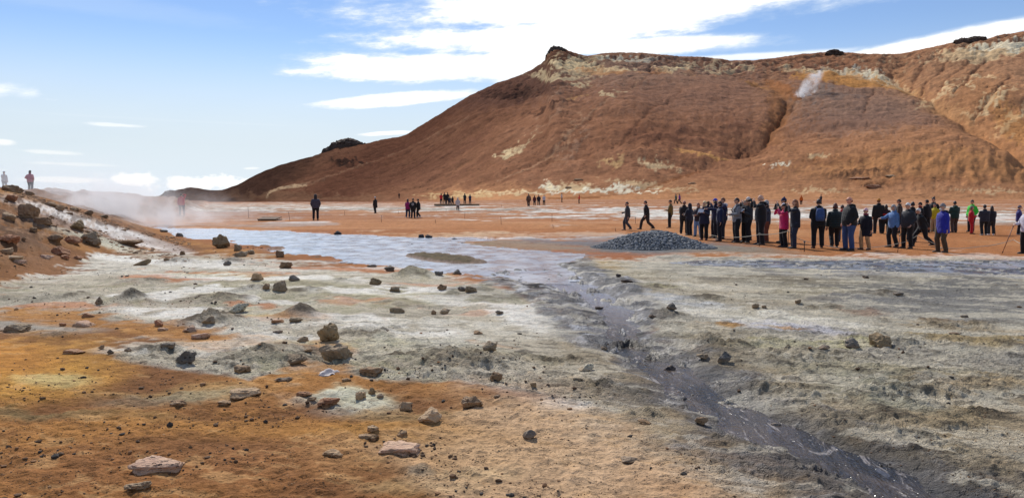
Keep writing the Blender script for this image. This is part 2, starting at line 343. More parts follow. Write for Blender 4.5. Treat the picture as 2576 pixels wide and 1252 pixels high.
    for (a, b, c, d, an, col, s) in [(1480,665,90,14,3,lin(200,172,124),.85),(1560,690,120,14,2,lin(176,164,136),.6),(1650,725,150,9,4,WHT,.5),(1880,795,280,15,5,WHT,.9),(1700,762,140,9,6,lin(206,210,218),.8),(2010,828,170,14,6,lin(212,212,226),.9),(2250,850,90,8,3,lin(210,206,190),.7),(1980,830,60,3,9,YEL,.7),
                                 (1825,815,50,5,2,YEL,.8),(1690,734,60,4,3,SUL,.6),(1900,872,190,8,2,SUL,.35),(2150,872,80,9,0,SUL,.75),(1760,893,60,8,0,lin(200,190,150),.6),(2350,765,330,36,4,lin(124,126,132),.7),(2200,715,420,22,2,lin(132,130,124),.7),(1980,705,200,10,1,lin(150,138,116),.6),
                                 (2480,735,200,24,3,lin(116,118,124),.6),(2480,855,170,14,3,lin(178,152,96),.7),(2440,820,220,9,3,lin(170,140,92),.5),(2170,785,70,8,4,lin(160,124,104),.6),(2050,740,120,9,2,lin(176,166,140),.6),(2400,905,260,30,3,BGR,.6),(2000,960,320,40,6,lin(146,148,128),.6),(2260,1030,300,30,5,lin(150,154,136),.6),
                                 (2410,1168,60,22,0,WHT,.85),(2300,1110,140,30,4,lin(196,196,176),.6),(2500,1060,220,80,4,lin(170,140,96),.6),(2540,1200,160,60,4,lin(160,128,84),.6),(2480,960,120,14,3,lin(176,146,96),.5),(2200,925,240,16,3,lin(168,160,128),.5),(1700,850,60,16,0,lin(112,118,104),.5),
                                 (2480,690,400,7,0,lin(168,172,190),.6),(2300,690,330,5,0,BGR,.5)]:
        lay(E(a, b, c, d, an, .45, .7), col, s)
    lay(P([(1930,646),(2080,644),(2300,640),(2400,636),(2560,640),(2700,650),(2400,652),(2100,653)], 10), lin(214,196,178), .6)
    # grey apron of the stone mound and the rusty bar beside it
    lay(E(1650, 622, 230, 17, 0, .35), lin(108,112,112), .95); lay(E(1820, 628, 170, 10, 2, .5), lin(132,122,104), .8); lay(E(1430, 609, 140, 7, 0, .4), lin(120,116,116), .85); lay(E(1330, 617, 170, 7, 3, .4), lin(150,128,104), .8); lay(E(1500, 637, 150, 6, 2, .4), lin(160,96,56), .8); lay(E(1200, 612, 70, 3, 3, .4), lin(140,120,90), .7)
    # wet mud by the water
    sdP = poly_sd(X + n3*.15 + n2*.2, Y + n3*.25 + n2*.5, POND); sdS = poly_sd(X + n3*.03 + n2*.07, Y + n3*.03 + n2*.09, STREAM) + .10*pn(X*1.9, Y*1.9, 83) + .05*n3 - .05
    sdM = poly_sd(X + n2*.3, Y + n2*.35 + n1*.2, MUD)
    lay(sst(sdS + n2*.3 + n3*.15, -1.6, -.6)*sst(V, 820, 870), lin(178,162,136), .9); cr(sst(sdS, -1.4, -.5), .8)
    wetS = sst(sdS + n2*.35 + n3*.16, -.85, -.15); lay(wetS, lin(70,70,76), .85); lay(wetS*sst(n3+n4*.6+st2*.5, .35, .7), lin(186,182,180), .6); lay(wetS*sst(-n3+n4*.6, .1, .5), lin(36,36,40), .75)
    fan = sst(sdS + n2*.4, -1.5, -.3)*sst(fbm(X*2.2+n2*.6, Y*1.3+n3*.2, 4, 97), .02, .3); lay(fan, lin(60,58,60), .35); lay(wetS*sst(V, 1060, 1130), lin(56,54,58), .6)
    chan = P([(1180,690),(1300,683),(1420,652),(1480,650),(1500,675),(1620,720),(1650,790),(1620,860),(1560,880),(1470,850),(1400,800),(1300,740)], 16)
    st_c = fbm(X*1.6+n2*.5, Y*2.2+n2*.6, 4, 87)
    lay(chan, lin(126,126,130), .85); lay(chan*sst(n2+n3*.6, 0, .5), BLK, .75); lay(chan*sst(n3-n2*.6, .15, .6), lin(188,190,200), .8); lay(chan*sst(st_c, -.02, .28), lin(40,42,48), .85); cr(chan, .8)
    wetP = sst(sdP + n2*.3, -.5, -.05)*sst(V, 590, 640); lay(wetP, lin(120,116,114), .6)
    inM = sst(sdM, -.25, .15); lay(inM, lin(62,64,70), .9); lay(inM*sst(n3+n2, -.1, .3), lin(30,31,36), .9); lay(inM*sst(-n3+n2*.5, .15, .5), lin(196,198,206), .8)
    wet = np.clip(np.maximum(np.maximum(wetS*.8, chan*.75*sst(n2+n3, -.4, .4)), np.maximum(inM*.9, sst(sdP, -.3, 0)*.7)), 0, 1)
    cm = np.clip(crust, 0, 1)
    lay(cm*sst(st1*.8+st2*.5, .22, .5), lin(104,98,88), .38); lay(cm*sst(-st1+st2*.4, .10, .4), lin(226,218,200), .6); lay(cm*sst(st2+n3*.3, .3, .55)*oc(.15), lin(60,58,56), .6)
    lay((1-cm)*sst(st2+n3*.4, .3, .7)*sst(V, 640, 760), lin(112,74,40), .38); lay((1-cm)*sst(-st2+n2*.5, .35, .8)*sst(V, 640, 760), lin(196,150,92), .45)
    # fine mottling that every surface has
    C *= (1 + .14*n3 + .16*n4*oc(.08) + .08*n2)[..., None]
    # ---- relief
    crust = np.clip(crust, 0, 1.3)
    relief = np.zeros(X.shape)
    relief += .05*n1*sst(Y, 3, 10)*sst(Y, 140, 60) + .018*n2*oc(1.2)
    lumps = np.zeros(X.shape)
    for (px, py, hw, hp, lm) in HUMMOCKS:
        x0, y0 = unproj(px, py - hp*.35, 0.0); d = y0; rx = hw*d/FPX*.62; ry = max(rx*.75, .12); hh = hp*d/FPX*.8
        g = np.exp(-(((X-x0)/rx)**2 + ((Y-y0)/ry)**2)**.9)
        relief += 1.15*hh*g*(1 + .5*n2+.25*n3); lumps = np.maximum(lumps, g*lm)
    hum = sst(lumps, .22, .6); lay(hum*sst(n3+n2*.4, -.5, .2), lin(150,138,118), .6); lay(hum*sst(n3+st2*.6+n4*.3, .1, .45), lin(98,90,78), .65)
    rg = ridged(X*1.7 + n2*.3, Y*1.7, 3, 31); rg2 = ridged(X*5.5 + n3*.2, Y*5.5, 3, 41); rg3 = fbm(X*15, Y*15, 2, 51)
    f1, f2, cid = worley(X*4.2 + n3*.25, Y*4.2 + n2*.2, 61)
    k = np.clip(crust + lumps*.6, 0, 1.5)
    relief += k*(.022*rg*oc(.6) + .020*rg2*oc(.18) + .012*rg3*oc(.066) + .014*(cid-.5)*oc(.24)*sst(f2-f1, 0, .18) + .018*st1*oc(.3) + .012*st2*oc(.12))
    relief += (1-np.clip(k, 0, 1))*(.010*n3*oc(.3) + .007*rg3*oc(.066) + .006*n4*oc(.08) + .006*st2*oc(.12))
    relief += lumps*(.022*n3*oc(.3) + .020*rg2*oc(.18))
    bankr = bank*sst(Y, 11, 16)
    relief += bankr*(.20*n2*oc(1.0) + .14*rg*oc(.6) + .12*rg2*oc(.25) + .10*n3*oc(.3))
    relief += .006*n4*oc(.08) + bank*sst(Y, 42, 55)*(.45*n1 + .2*n2)
    # rill across the lower left
    dl, tl = line_d(U, V, [(560,925),(640,960),(790,1040),(960,1110),(1150,1180),(1330,1260),(1420,1330)], 1.)
    relief -= .02*np.exp(-(dl/7)**2)
    dl2, _ = line_d(U, V, [(1150,1150),(1300,1200),(1450,1265),(1600,1340)]); relief -= .018*np.exp(-(dl2/9)**2)
    # gravel terrace lines on the flats
    Z = Z + relief*sst(Y, 150, 100)
    # keep the dry ground above the water sheets, cut the beds
    dry = np.maximum(Z, -.015)
    Z = np.where(Y < 50, dry, Z)
    isl = np.maximum(E(1115, 646, 92, 8.5, 5, .25, .04), E(640, 624, 84, 4.5, 0, .25, .04))
    bed = LEVEL_P - .05 + 0*X
    mP = sst(sdP, -.45, .12)
    Z = Z*(1-mP) + bed*mP
    Z = np.where(isl > .02, np.maximum(Z, LEVEL_P - .05 + .12*sst(isl, .0, .5)*(1+.15*n3)), Z); lay(isl*sst(sdP, -.3, .2), lin(104,90,64), 1.); lay(isl*sst(n3+n4*.4, 0, .4), lin(74,66,52), .7)
    chr_ = chan*sst(sdP, .2, -.6)*sst(n2+rg*.4+n3*.5, -.2, .5)*.025
    # shallow bars showing through where the pond drains away
    drain = P([(1180,700),(1330,672),(1440,668),(1600,730),(1570,775),(1440,770),(1290,715)], 20)*sst(sdP, -.2, .3)
    Z = Z + drain*(sst(rg2*.5+n3*.9+n2*.7, .25, .8)*.085); lay(drain, lin(96,98,108), .8); lay(drain*sst(n3+n4*.4, .1, .6), BLK, .7)
    lev = np.interp(Y, [0, 5, 9, 14, 17], [-.085, -.08, -.065, -.048, -.04])
    bw = .55
    mS = sst(sdS + n3*.02, -bw, .08)
    braid = np.maximum(sst(V, 930, 840)*sst(V, 650, 700), .8*sst(V, 1080, 1140))
    Z = Z*(1-mS) + (lev - .035 + .055*sst(rg2*.5+n3*.8+n2*.5, .35, 1.0) + braid*(.06*sst(rg2*.5+n3*.8+n2*.9, -.1, .9)))*mS + chr_*(1-mS)
    mM = sst(sdM, -.2, .12)
    Z = Z*(1-mM) + (LEVEL_M - .004 + (.035*n3+.04*n2+.015*rg2)*1.0)*mM
    lay(tanz*(1-np.clip(crust, 0, 1))*sst(n2+n3*.3, -.9, .3), lin(200,164,122), .45)
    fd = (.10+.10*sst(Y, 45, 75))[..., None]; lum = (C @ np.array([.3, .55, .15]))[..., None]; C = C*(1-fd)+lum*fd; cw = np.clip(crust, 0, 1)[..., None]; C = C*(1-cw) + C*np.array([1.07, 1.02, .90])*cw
    wet = wet*(1-np.clip(isl*1.5, 0, 1))
    me = grid_mesh('ground', X, Y, Z)
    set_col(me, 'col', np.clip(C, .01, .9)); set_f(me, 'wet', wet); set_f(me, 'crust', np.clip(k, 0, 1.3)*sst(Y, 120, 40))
    return me

def ground_material():
    m, t, b, o = new_mat('mineral_soil')
    co = t.node('ShaderNodeTexCoord').outputs['Object']
    base = t.attr('col', 'Color'); wet = t.attr('wet'); cr = t.attr('crust')
    fine = t.noise(co, 38, 5, .65); mid = t.noise(co, 7, 5, .6); big = t.noise(co, 1.1, 3, .5)
    k = t.m('MULTIPLY_ADD', t.m('SUBTRACT', fine, .5), 1.2, 1.0)
    k = t.m('MULTIPLY_ADD', t.m('SUBTRACT', mid, .5), .8, k)
    c = t.mix(1.0, base, k, 'MULTIPLY')
    # coarse sand grains and grit of other colours
    vo = t.node('ShaderNodeTexVoronoi'); t.put(vo, 'Vector', co); t.put(vo, 'Scale', 46.0)
    grit = t.m('MULTIPLY', t.ss(vo.outputs[0], .30, .12), t.ss(t.noise(co, 9, 3), .50, .62))
    c = t.mix(t.m('MULTIPLY', grit, .55), c, (.05, .036, .024, 1))
    vo2 = t.node('ShaderNodeTexVoronoi'); t.put(vo2, 'Vector', co); t.put(vo2, 'Scale', 19.0)
    grit2 = t.m('MULTIPLY', t.ss(vo2.outputs[0], .24, .10), t.ss(t.noise(co, 3.1, 3), .54, .64))
    c = t.mix(t.m('MULTIPLY', grit2, .5), c, (.06, .045, .032, 1))
    # mineral flecks in the crust
    fl = t.m('MULTIPLY', t.ss(t.noise(co, 17, 4, .7), .56, .68), t.m('MINIMUM', cr, 1.0))
    c = t.mix(t.m('MULTIPLY', fl, .6), c, (.055, .052, .048, 1))
    fl2 = t.m('MULTIPLY', t.m('MULTIPLY', t.ss(t.noise(co, 5.2, 5, .72, dist=.8), .57, .66), t.ss(big, .40, .60)), t.m('MINIMUM', cr, 1.0))
    c = t.mix(t.m('MULTIPLY', fl2, .55), c, (.05, .048, .046, 1))
    t.l.new(c, b.inputs['Base Color'])
    t.put(b, 'Roughness', t.m('MULTIPLY_ADD', wet, -.50, .93)); t.put(b, 'Specular IOR Level', t.m('MULTIPLY_ADD', wet, .4, .06))
    h = t.m('ADD', t.m('MULTIPLY', fine, .5), t.m('MULTIPLY', mid, 1.4))
    cells = t.vor(t.mix(.06, co, t.node('ShaderNodeTexNoise').outputs[1]), 17, 'DISTANCE_TO_EDGE')
    crack = t.m('MULTIPLY', t.ss(cells, .0, .09), t.m('MULTIPLY', cr, .25))
    h2 = t.m('ADD', h, t.m('ADD', crack, t.m('MULTIPLY', grit, .8)))
    h3 = t.m('MULTIPLY_ADD', t.noise(co, 16, 6, .7), t.m('MULTIPLY', cr, 2.6), h2)
    t.l.new(t.bump(h3, 1.0, .034), b.inputs['Normal'])
    return m

def build_hill():
    SKY = [(-400,520),(200,520),(330,512),(385,502),(412,490),(445,479),(480,471),(500,473),(530,479),(560,478),(600,465),(650,438),(700,418),(760,401),(815,388),(850,376),(925,362),(965,352),(1000,347),(1025,340),(1060,318),(1110,288),(1180,245),(1250,213),(1300,198),(1335,182),(1358,168),(1370,158),(1378,138),(1386,126),
           (1405,124),(1422,131),(1450,142),(1475,147),(1520,140),(1560,138),(1620,140),(1700,148),(1770,150),(1830,158),(1880,158),(1940,152),(2000,143),(2060,138),(2085,136),(2110,138),(2170,142),(2250,142),(2330,125),(2385,113),(2460,106),(2500,96),(2540,89),(2576,83),(2800,62),(3100,70),(3500,140),(3900,230)]
    DB = [(-400,900),(380,700),(480,600),(600,430),(700,350),(900,270),(1100,215),(1300,180),(1600,165),(2000,160),(2576,155),(3900,155)]
    DR = [(-400,1000),(380,860),(480,760),(600,640),(700,600),(870,560),(1000,540),(1200,500),(1400,470),(1700,470),(2100,480),(2350,450),(2576,430),(3100,400),(3900,380)]
    us = np.concatenate([np.linspace(250, 2700, 760, endpoint=False), np.linspace(2700, 3850, 50)])
    nr0, nr1, nr2 = 14, 300, 24
    tt = np.concatenate([np.linspace(-1, 0, nr0, endpoint=False), np.linspace(0, 1, nr1, endpoint=False), np.linspace(1, 1.5, nr2)])
    U0, T = np.meshgrid(us, tt)
    db, dr = interp(U0, DB), interp(U0, DR)
    D = np.where(T < 0, 149 + (db-149)*(T+1), db + (dr-db)*np.clip(T, 0, None))
    sk = interp(U0, SKY); sk = sk + pn(U0*.05, U0*0, 3)*1.2 + pn(U0*.16, U0*0, 5)*.9*sst(U0, 600, 900)
    X = (U0-CX)/FPX*D
    hz0, _ = height0((U0-CX)/FPX*149, 149+0*U0)
    zr = CAMZ + (HORIZ - sk)/FPX*dr
    zb = interp(U0, [(380,.9),(700,1.2),(1000,1.8),(1200,2.6),(1600,3.0),(2000,3.0),(2576,3.3),(3900,3.3)])
    Tc = np.clip(T, 0, 1)
    prof = .50*Tc**1.75 + .50*Tc + .05*np.sin(Tc*math.pi)
    conv = 1.0 + 0*Tc
    Z = np.where(T < 0, hz0 + (zb-hz0)*sst(T, -1, 0), zb + (zr-zb)*prof)
    Z = np.where(T > 1, zr - (T-1)*(zr*.9)*1.2 - (T-1)**2*20, Z)
    Z = np.where((U0 < 340), Z-2, Z)
    U, V = project(X, D, Z); V0 = V.copy()
    Y = D
    m2px = FPX/D
    n1 = fbm(X*.010, Y*.010, 5, 101); n2 = fbm(X*.04, Y*.04, 4, 111); n3 = fbm(X*.15, Y*.15, 3, 121); n4 = pn(X*.5, Y*.5, 131)
    n5 = fbm(U*.03, V*.05, 4, 141); n6 = fbm(U*.11, V*.16, 3, 151)
    inn = sst(T, .02, .12)*sst(T, 1.0, .93)
    dz = np.zeros(X.shape)
    dz += inn*(n1*2.6 + n2*1.0 + n3*.40 + n4*.16)
    # rock bands under the crest
    topb = sst(T, .62, .9)*sst(T, 1., .97)*sst(U, 1300, 1420)
    dz += topb*(ridged(X*.05, Y*.05, 3, 161)*1.5 + n3*1.0)
    shade = np.zeros(X.shape)
    def bulge(cx, cy, rx, ry, h, p=1.3):
        nonlocal dz
        e = ((U+n5*14-cx)/rx)**2 + ((V0+n5*8-cy)/ry)**2
        dz += h*np.exp(-e**p)
    def gully(pts, w0, w1, dep0, dep1, skew=0., wob=6., pw=1.0):
        nonlocal dz
        d, f = line_d(U + n5*wob + n6*wob*.5, V0 + n6*wob*.3, pts)
        w = w0+(w1-w0)*f; dep = dep0+(dep1-dep0)*f
        g = np.exp(-(d/w)**pw)*sst(f, -.001, .06)**.5
        dz -= dep*g; return g, f
    # the dome between the two ravines, the shoulder left of the first one
    bulge(2185, 285, 240, 95, 3.2, 1.2); bulge(1700, 280, 300, 100, 4.0, 1.3); bulge(2480, 230, 160, 90, 3.0); bulge(1480, 200, 130, 40, 3.0); bulge(2300, 400, 330, 60, 4.0); bulge(1500, 330, 200, 70, 2.5)
    g1, f1_ = gully([(1900,205),(1945,232),(1985,262),(1962,300),(1945,325),(1925,352),(1880,382),(1820,398),(1760,420),(1690,446),(1600,472),(1500,494),(1420,500)], 34, 8, 1.7, 0.7, pw=1.2)
    ga, _ = gully([(2055,215),(2020,250),(1990,285),(1965,315)], 14, 9, 2.0, 2.0)
    gb, _ = gully([(1985,262),(1965,300),(1945,325),(1928,350)], 8, 6, 1.8, 1.4, wob=3)
    g2, f2_ = gully([(2235,175),(2290,225),(2350,270),(2420,312),(2490,360),(2560,410),(2660,470)], 30, 26, 3.8, 3.5, pw=1.1)
    gs = []
    for pts, w, dp in [([(2400,140),(2375,175),(2330,210),(2310,245)],4,1.3),([(2490,150),(2455,180),(2430,215),(2400,255)],4.5,1.6),([(2330,160),(2300,195),(2290,222)],4,1.2),([(2450,150),(2400,190),(2360,232)],3.5,.9),([(1650,142),(1643,160),(1632,185),(1640,205)],3.5,1.3),
                   ([(2200,240),(2185,270),(2172,300)],4,.9),([(1640,205),(1560,265),(1470,345),(1380,395),(1290,440)],3.2,.7),([(1720,245),(1640,310),(1560,385)],3.5,.7),([(1830,178),(1860,200),(1905,225)],5,1.4),([(2545,200),(2500,260),(2450,300)],5,1.2),([(1500,225),(1430,270),(1370,330)],4,.6),([(1180,300),(1120,350),(1050,410)],4,.5)]:
        g, f = gully(pts, w, w*.8, dp, dp*.8, wob=5); gs.append(g)
    # cut bank left of the lower gully
    dcb, fcb = line_d(U+n6*5, V0+n6*3, [(1832,352),(1838,378),(1822,392)]); 
    dcut, fcut = line_d(U+n6*6, V0, [(1930,345),(1885,352),(1845,366),(1828,390)])
    scarp = sst(dcut, 0, 30)
    inner = np.exp(-(((U-1880)/58)**2+((V0-374)/20)**2)**1.5); dz -= 1.5*inner*(1+.3*n6)
    # dark rock ribs on the left shoulder
    rib = np.exp(-(((U-1290)/140)**2+((V0-232)/26)**2))*sst(T, 1, .9)
    dz += rib*ridged(X*.12, Y*.12, 3, 171)*1.6
    for cx, cy, rx, ry, h in [(1400,296,60,6,1.6),(1310,300,30,5,1.),(880,408,50,8,1.6),(2160,452,90,6,.5)]:
        dz += h*np.exp(-(((U-cx)/rx)**2+((V0-cy)/ry)**2))*(1+n6*.8)
    # crag at the peak
    rills = ridged(U*.04+V0*.025+n5*.8, V0*.010+n6*.1, 3, 201); dz -= .55*sst(rills+n6*.3, .25, .85)*inn*sst(V0, 470, 420)
    dz = np.where(T >= .985, dz*.25, dz)
    dz = dz*sst(T, -.2, .05)
    spur = 0
    Z = Z + dz
    Z = np.where((U0 > 1365) & (U0 < 1425) & (T > .93) & (T <= 1.02), Z + pn(U0*.2, T*40, 181)*.8, Z)
    # ---- colours
    BRO = lin(148,98,68); PUR = lin(150,110,90); DRK = lin(66,44,36); RST = lin(174,118,76); ORG = lin(194,134,86); CRM = lin(226,196,146); WH = lin(232,222,194); OC = lin(190,128,58); BK = lin(42,34,32); PAL = lin(172,132,104)
    C = np.empty(X.shape+(3,)); C[:] = BRO
    def lay(m, c, s=1.):
        nonlocal C
        m = np.clip(m*s, 0, 1)[..., None]; C = C*(1-m)+np.array(c)*m
    WU, WV = U+n5*22+n6*9, V0+n5*10+n6*5
    def E(cx, cy, rx, ry, an=0, soft=.28, k=.8):
        du, dv = WU-cx, WV-cy
        if an: dv = dv - du*math.tan(math.radians(an))
        return sst(1-np.sqrt((du/rx)**2+(dv/ry)**2)+n6*k*.5, -soft, soft)
    lay(sst(n1+n5*.5, -.1, .7), lin(162,110,78), .8); lay(sst(-n1+n2*.4, .1, .8), lin(130,84,62), .7); lay(sst(U, 1700, 2300), lin(166,114,80), .5)
    lay(sst(V0+n5*14+n6*5-(U-1100)*.012, 448, 492)*sst(U, 1000, 1180), ORG, .95)
    lay(sst(V0+n5*20, 420, 470)*sst(U, 1300, 1700), RST, .6)
    lay(E(2300,400,420,60,0,.6), RST, .7); lay(E(2350,440,330,24,0,.6), OC, .35)
    lay(E(1720,230,330,80,0,.6), PUR, .6); lay(E(1560,180,260,46,0,.6), lin(150,120,100), .5); lay(E(2180,285,190,70,3,.5), lin(140,112,98), .65); lay(E(2200,330,220,24,0,.5), lin(132,96,80), .5)
    lay(E(2460,200,220,80,0,.6), lin(172,124,88), .8); lay(E(2500,300,130,90,20,.5), lin(176,118,70), .6)
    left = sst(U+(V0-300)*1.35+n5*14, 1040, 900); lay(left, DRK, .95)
    spurs = sst(line_d(U, V0, [(690,498),(850,440),(1010,380),(1180,300),(1330,200)])[0]+n5*8, 34, 0)
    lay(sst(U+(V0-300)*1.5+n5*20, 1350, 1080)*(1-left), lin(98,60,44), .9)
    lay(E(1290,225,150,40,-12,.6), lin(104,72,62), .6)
    lay(E(700,495,330,10,0,.5)*sst(U,420,520), lin(128,92,66), .5)
    # sulphur and gypsum outcrops
    for cx, cy, rx, ry, an, s, col in [(1455,180,70,20,12,.85,CRM),(1400,205,70,8,6,.6,CRM),(1520,195,70,12,4,.8,lin(186,128,78)),(1560,190,50,7,0,.6,CRM),(1500,150,60,6,0,.4,CRM),(1585,150,60,7,0,.5,WH),(1690,182,34,9,-12,.8,CRM),(1640,195,40,8,-5,.6,lin(188,122,70)),(1715,172,30,7,0,.5,CRM),(1800,182,36,5,0,.5,CRM),(1770,200,40,5,0,.4,ORG),
            (1860,172,50,5,0,.5,CRM),(1760,160,70,4,0,.4,CRM),(2110,185,90,7,2,.6,CRM),(2200,200,60,14,6,.8,WH),(2250,212,50,16,16,.7,CRM),(2120,205,120,18,4,.85,OC),(2060,200,60,12,8,.6,OC),(2200,222,110,14,3,.6,OC),(2140,176,40,4,0,.6,WH),(2050,176,50,4,0,.5,CRM),(1985,172,30,4,0,.4,CRM),(2480,135,130,18,-8,.55,CRM),(2530,120,90,10,-8,.6,WH),
            (2365,250,50,9,-35,.6,CRM),(2420,238,30,8,-35,.6,CRM),(2470,205,24,5,0,.5,CRM),(2490,275,50,10,-30,.6,CRM),(2545,310,40,14,-35,.6,CRM),(2390,285,60,12,12,.5,lin(190,140,90)),(2480,330,60,9,18,.5,ORG),(2560,330,60,40,30,.5,OC),(1900,225,40,8,25,.6,OC),(1965,235,40,20,30,.7,lin(168,98,44)),(1955,290,26,40,0,.6,lin(164,104,58)),(1940,330,30,22,0,.5,lin(172,112,66)),
            (1280,392,28,7,-12,.8,CRM),(1300,380,50,5,-25,.5,CRM),(1430,365,34,12,-50,.5,lin(190,140,100)),(1450,265,24,7,-10,.6,lin(196,146,84)),(1525,272,20,4,0,.6,CRM),(1570,262,20,4,0,.5,CRM),(1470,232,24,5,0,.6,CRM),(1410,240,40,5,-20,.5,PAL),(1390,320,50,6,-35,.35,PAL),(1770,390,60,5,3,.8,lin(198,140,72)),(1660,420,40,5,0,.5,CRM),(1540,420,34,6,-10,.6,lin(206,164,104)),
            (1640,425,26,4,0,.5,CRM),(1450,385,40,8,-40,.4,PAL),(2055,415,34,4,0,.5,CRM),(1960,432,24,4,-12,.8,WH),(1600,460,60,6,0,.5,CRM),(1380,470,30,6,0,.9,WH),(1430,472,60,8,0,.6,CRM),(1480,478,140,4,-4,.85,WH),(1610,479,50,3,0,.8,WH),(1160,490,90,5,-2,.8,lin(214,176,120)),(1290,486,80,3,0,.7,CRM),(1700,478,60,3,0,.4,CRM),(2060,482,70,4,0,.4,CRM),(2510,482,120,3,0,.4,CRM),
            (1335,285,40,4,-15,.3,lin(84,56,46)),(1395,296,70,6,-8,.7,lin(84,58,50)),(2170,452,100,6,-2,.7,lin(92,64,50)),(2190,470,34,4,0,.8,BK),(885,408,46,9,0,.8,BK),(1290,240,70,10,-10,.4,BK),(2120,430,120,6,0,.4,lin(122,76,52)),(2300,465,200,5,0,.4,lin(136,84,50)),(2050,250,50,16,-20,.6,lin(128,112,104)),(2100,262,80,8,0,.5,lin(120,102,94))]:
        lay(E(cx, cy, rx, ry, an), col, s)
    lay(sst(ridged(U*.018, V0*.05, 3, 191)+n6*.4, .35, .8)*topb, CRM, .35)
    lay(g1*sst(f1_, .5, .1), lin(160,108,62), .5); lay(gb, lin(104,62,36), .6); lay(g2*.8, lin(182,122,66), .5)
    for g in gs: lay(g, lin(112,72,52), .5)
    lay(inner, lin(104,66,46), .6)  # shade on the cut bank, painted into the slope colour
    dtr, _ = line_d(U+n6*3, V0+n6*2, [(672,500),(678,488),(700,478),(770,462)]); lay(np.exp(-(dtr/2.4)**2), lin(196,160,120), .8)
    dt2, _ = line_d(U+n6*4, V0+n6*2, [(770,462),(900,418),(1060,360),(1180,300)]); lay(np.exp(-(dt2/2.2)**2), lin(150,108,80), .5)
    dt3, _ = line_d(U+n6*4, V0+n6*2, [(1380,500),(1500,496),(1600,475),(1690,447),(1760,420)]); lay(np.exp(-(dt3/3.)**2), lin(132,78,40), .7)
    dt4, _ = line_d(U+n6*3, V0+n6*2, [(1250,455),(1340,420),(1420,370),(1500,315),(1580,250),(1620,215)]); lay(np.exp(-(dt4/2.0)**2), lin(186,140,104), .55)
    lay(sst(-T, -.02, .0), ORG, .0)
    lay(E(480,485,140,22,0,.6), lin(74,52,44), .7)
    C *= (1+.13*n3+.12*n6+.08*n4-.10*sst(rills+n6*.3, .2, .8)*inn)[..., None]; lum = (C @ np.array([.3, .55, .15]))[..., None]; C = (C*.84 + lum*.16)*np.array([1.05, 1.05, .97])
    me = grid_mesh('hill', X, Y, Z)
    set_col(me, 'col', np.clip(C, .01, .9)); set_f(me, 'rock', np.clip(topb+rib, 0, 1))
    return me

def hill_material():
    m, t, b, o = new_mat('scree')
    co = t.node('ShaderNodeTexCoord').outputs['Object']
    base = t.attr('col', 'Color'); rk = t.attr('rock')
    fine = t.noise(co, 1.3, 6, .65); mid = t.noise(co, .22, 5, .6)
    k = t.m('MULTIPLY_ADD', t.m('SUBTRACT', fine, .5), .7, 1.0); k = t.m('MULTIPLY_ADD', t.m('SUBTRACT', mid, .5), .4, k)
    c = t.mix(1.0, base, k, 'MULTIPLY')
    vo = t.node('ShaderNodeTexVoronoi'); t.put(vo, 'Vector', co); t.put(vo, 'Scale', .55)
    spk = t.m('MULTIPLY', t.ss(vo.outputs[0], .24, .12), t.ss(t.noise(co, .05, 4), .48, .62))
    c = t.mix(t.m('MULTIPLY', spk, .75), c, (.045, .028, .02, 1))
    pal = t.ss(t.noise(co, .35, 6, .7), .60, .72)
    c = t.mix(t.m('MULTIPLY', pal, .4), c, t.mix(1.0, c, (1.9, 1.9, 1.85, 1), 'MULTIPLY'))
    t.l.new(c, b.inputs['Base Color']); b.inputs['Roughness'].default_value = 1.0; b.inputs['Specular IOR Level'].default_value = .0
    h = t.m('ADD', fine, t.m('MULTIPLY', mid, 3.0)); h = t.m('MULTIPLY_ADD', t.noise(co, .5, 6, .7), t.m('MULTIPLY_ADD', rk, 2.0, .6), h)
    t.l.new(t.bump(h, .7, .45), b.inputs['Normal'])
    return m

ground = tag(link('ground', build_ground(), ground_material()), kind='structure')
hill = tag(link('hill', build_hill(), hill_material()), kind='structure')

def plain():
    m, t, b, o = new_mat('lava_plain')
    co = t.node('ShaderNodeTexCoord').outputs['Object']
    c = t.mix(t.ss(t.noise(co, .02, 6, .6), .35, .65), lin(120,92,74)+(1,), lin(160,126,98)+(1,)); t.l.new(c, b.inputs['Base Color']); b.inputs['Roughness'].default_value = .95
    X, Y = np.meshgrid(np.linspace(-1, 1, 41), np.linspace(0, 1, 41)); Y2 = -60+30000*Y**3; X2 = X*(200+1.4*np.maximum(Y2, 0))
    return tag(link('plain', grid_mesh('plain', X2, Y2, -.7+0*X2), m), kind='structure')
plain()

def far_ridge():
    m, t, b, o = new_mat('far_rock_hazed'); co = t.node('ShaderNodeTexCoord').outputs['Object']
    c = t.mix(t.noise(co, .004, 5), (.09, .10, .125, 1), (.17, .185, .21, 1)); t.l.new(c, b.inputs['Base Color']); b.inputs['Roughness'].default_value = 1  # blue haze of distance is mixed into the ridge colour
    D0 = 9000.; u = np.linspace(-40, 560, 90); r = np.linspace(0, 1, 16); U, R = np.meshgrid(u, r)
    hp = interp(U, [(-40,0),(60,2),(150,1),(240,0),(330,1),(350,4),(375,8),(400,10),(430,7),(480,5),(560,2)]) + pn(U*.06, U*0, 7)*1.2
    z = np.maximum(hp, 0)/FPX*D0*np.sin(R*math.pi); Dd = D0+1600*(R-.5)
    return tag(link('far_ridge', grid_mesh('far_ridge', (U-CX)/FPX*Dd, Dd, z-4), m), kind='structure')
far_ridge()

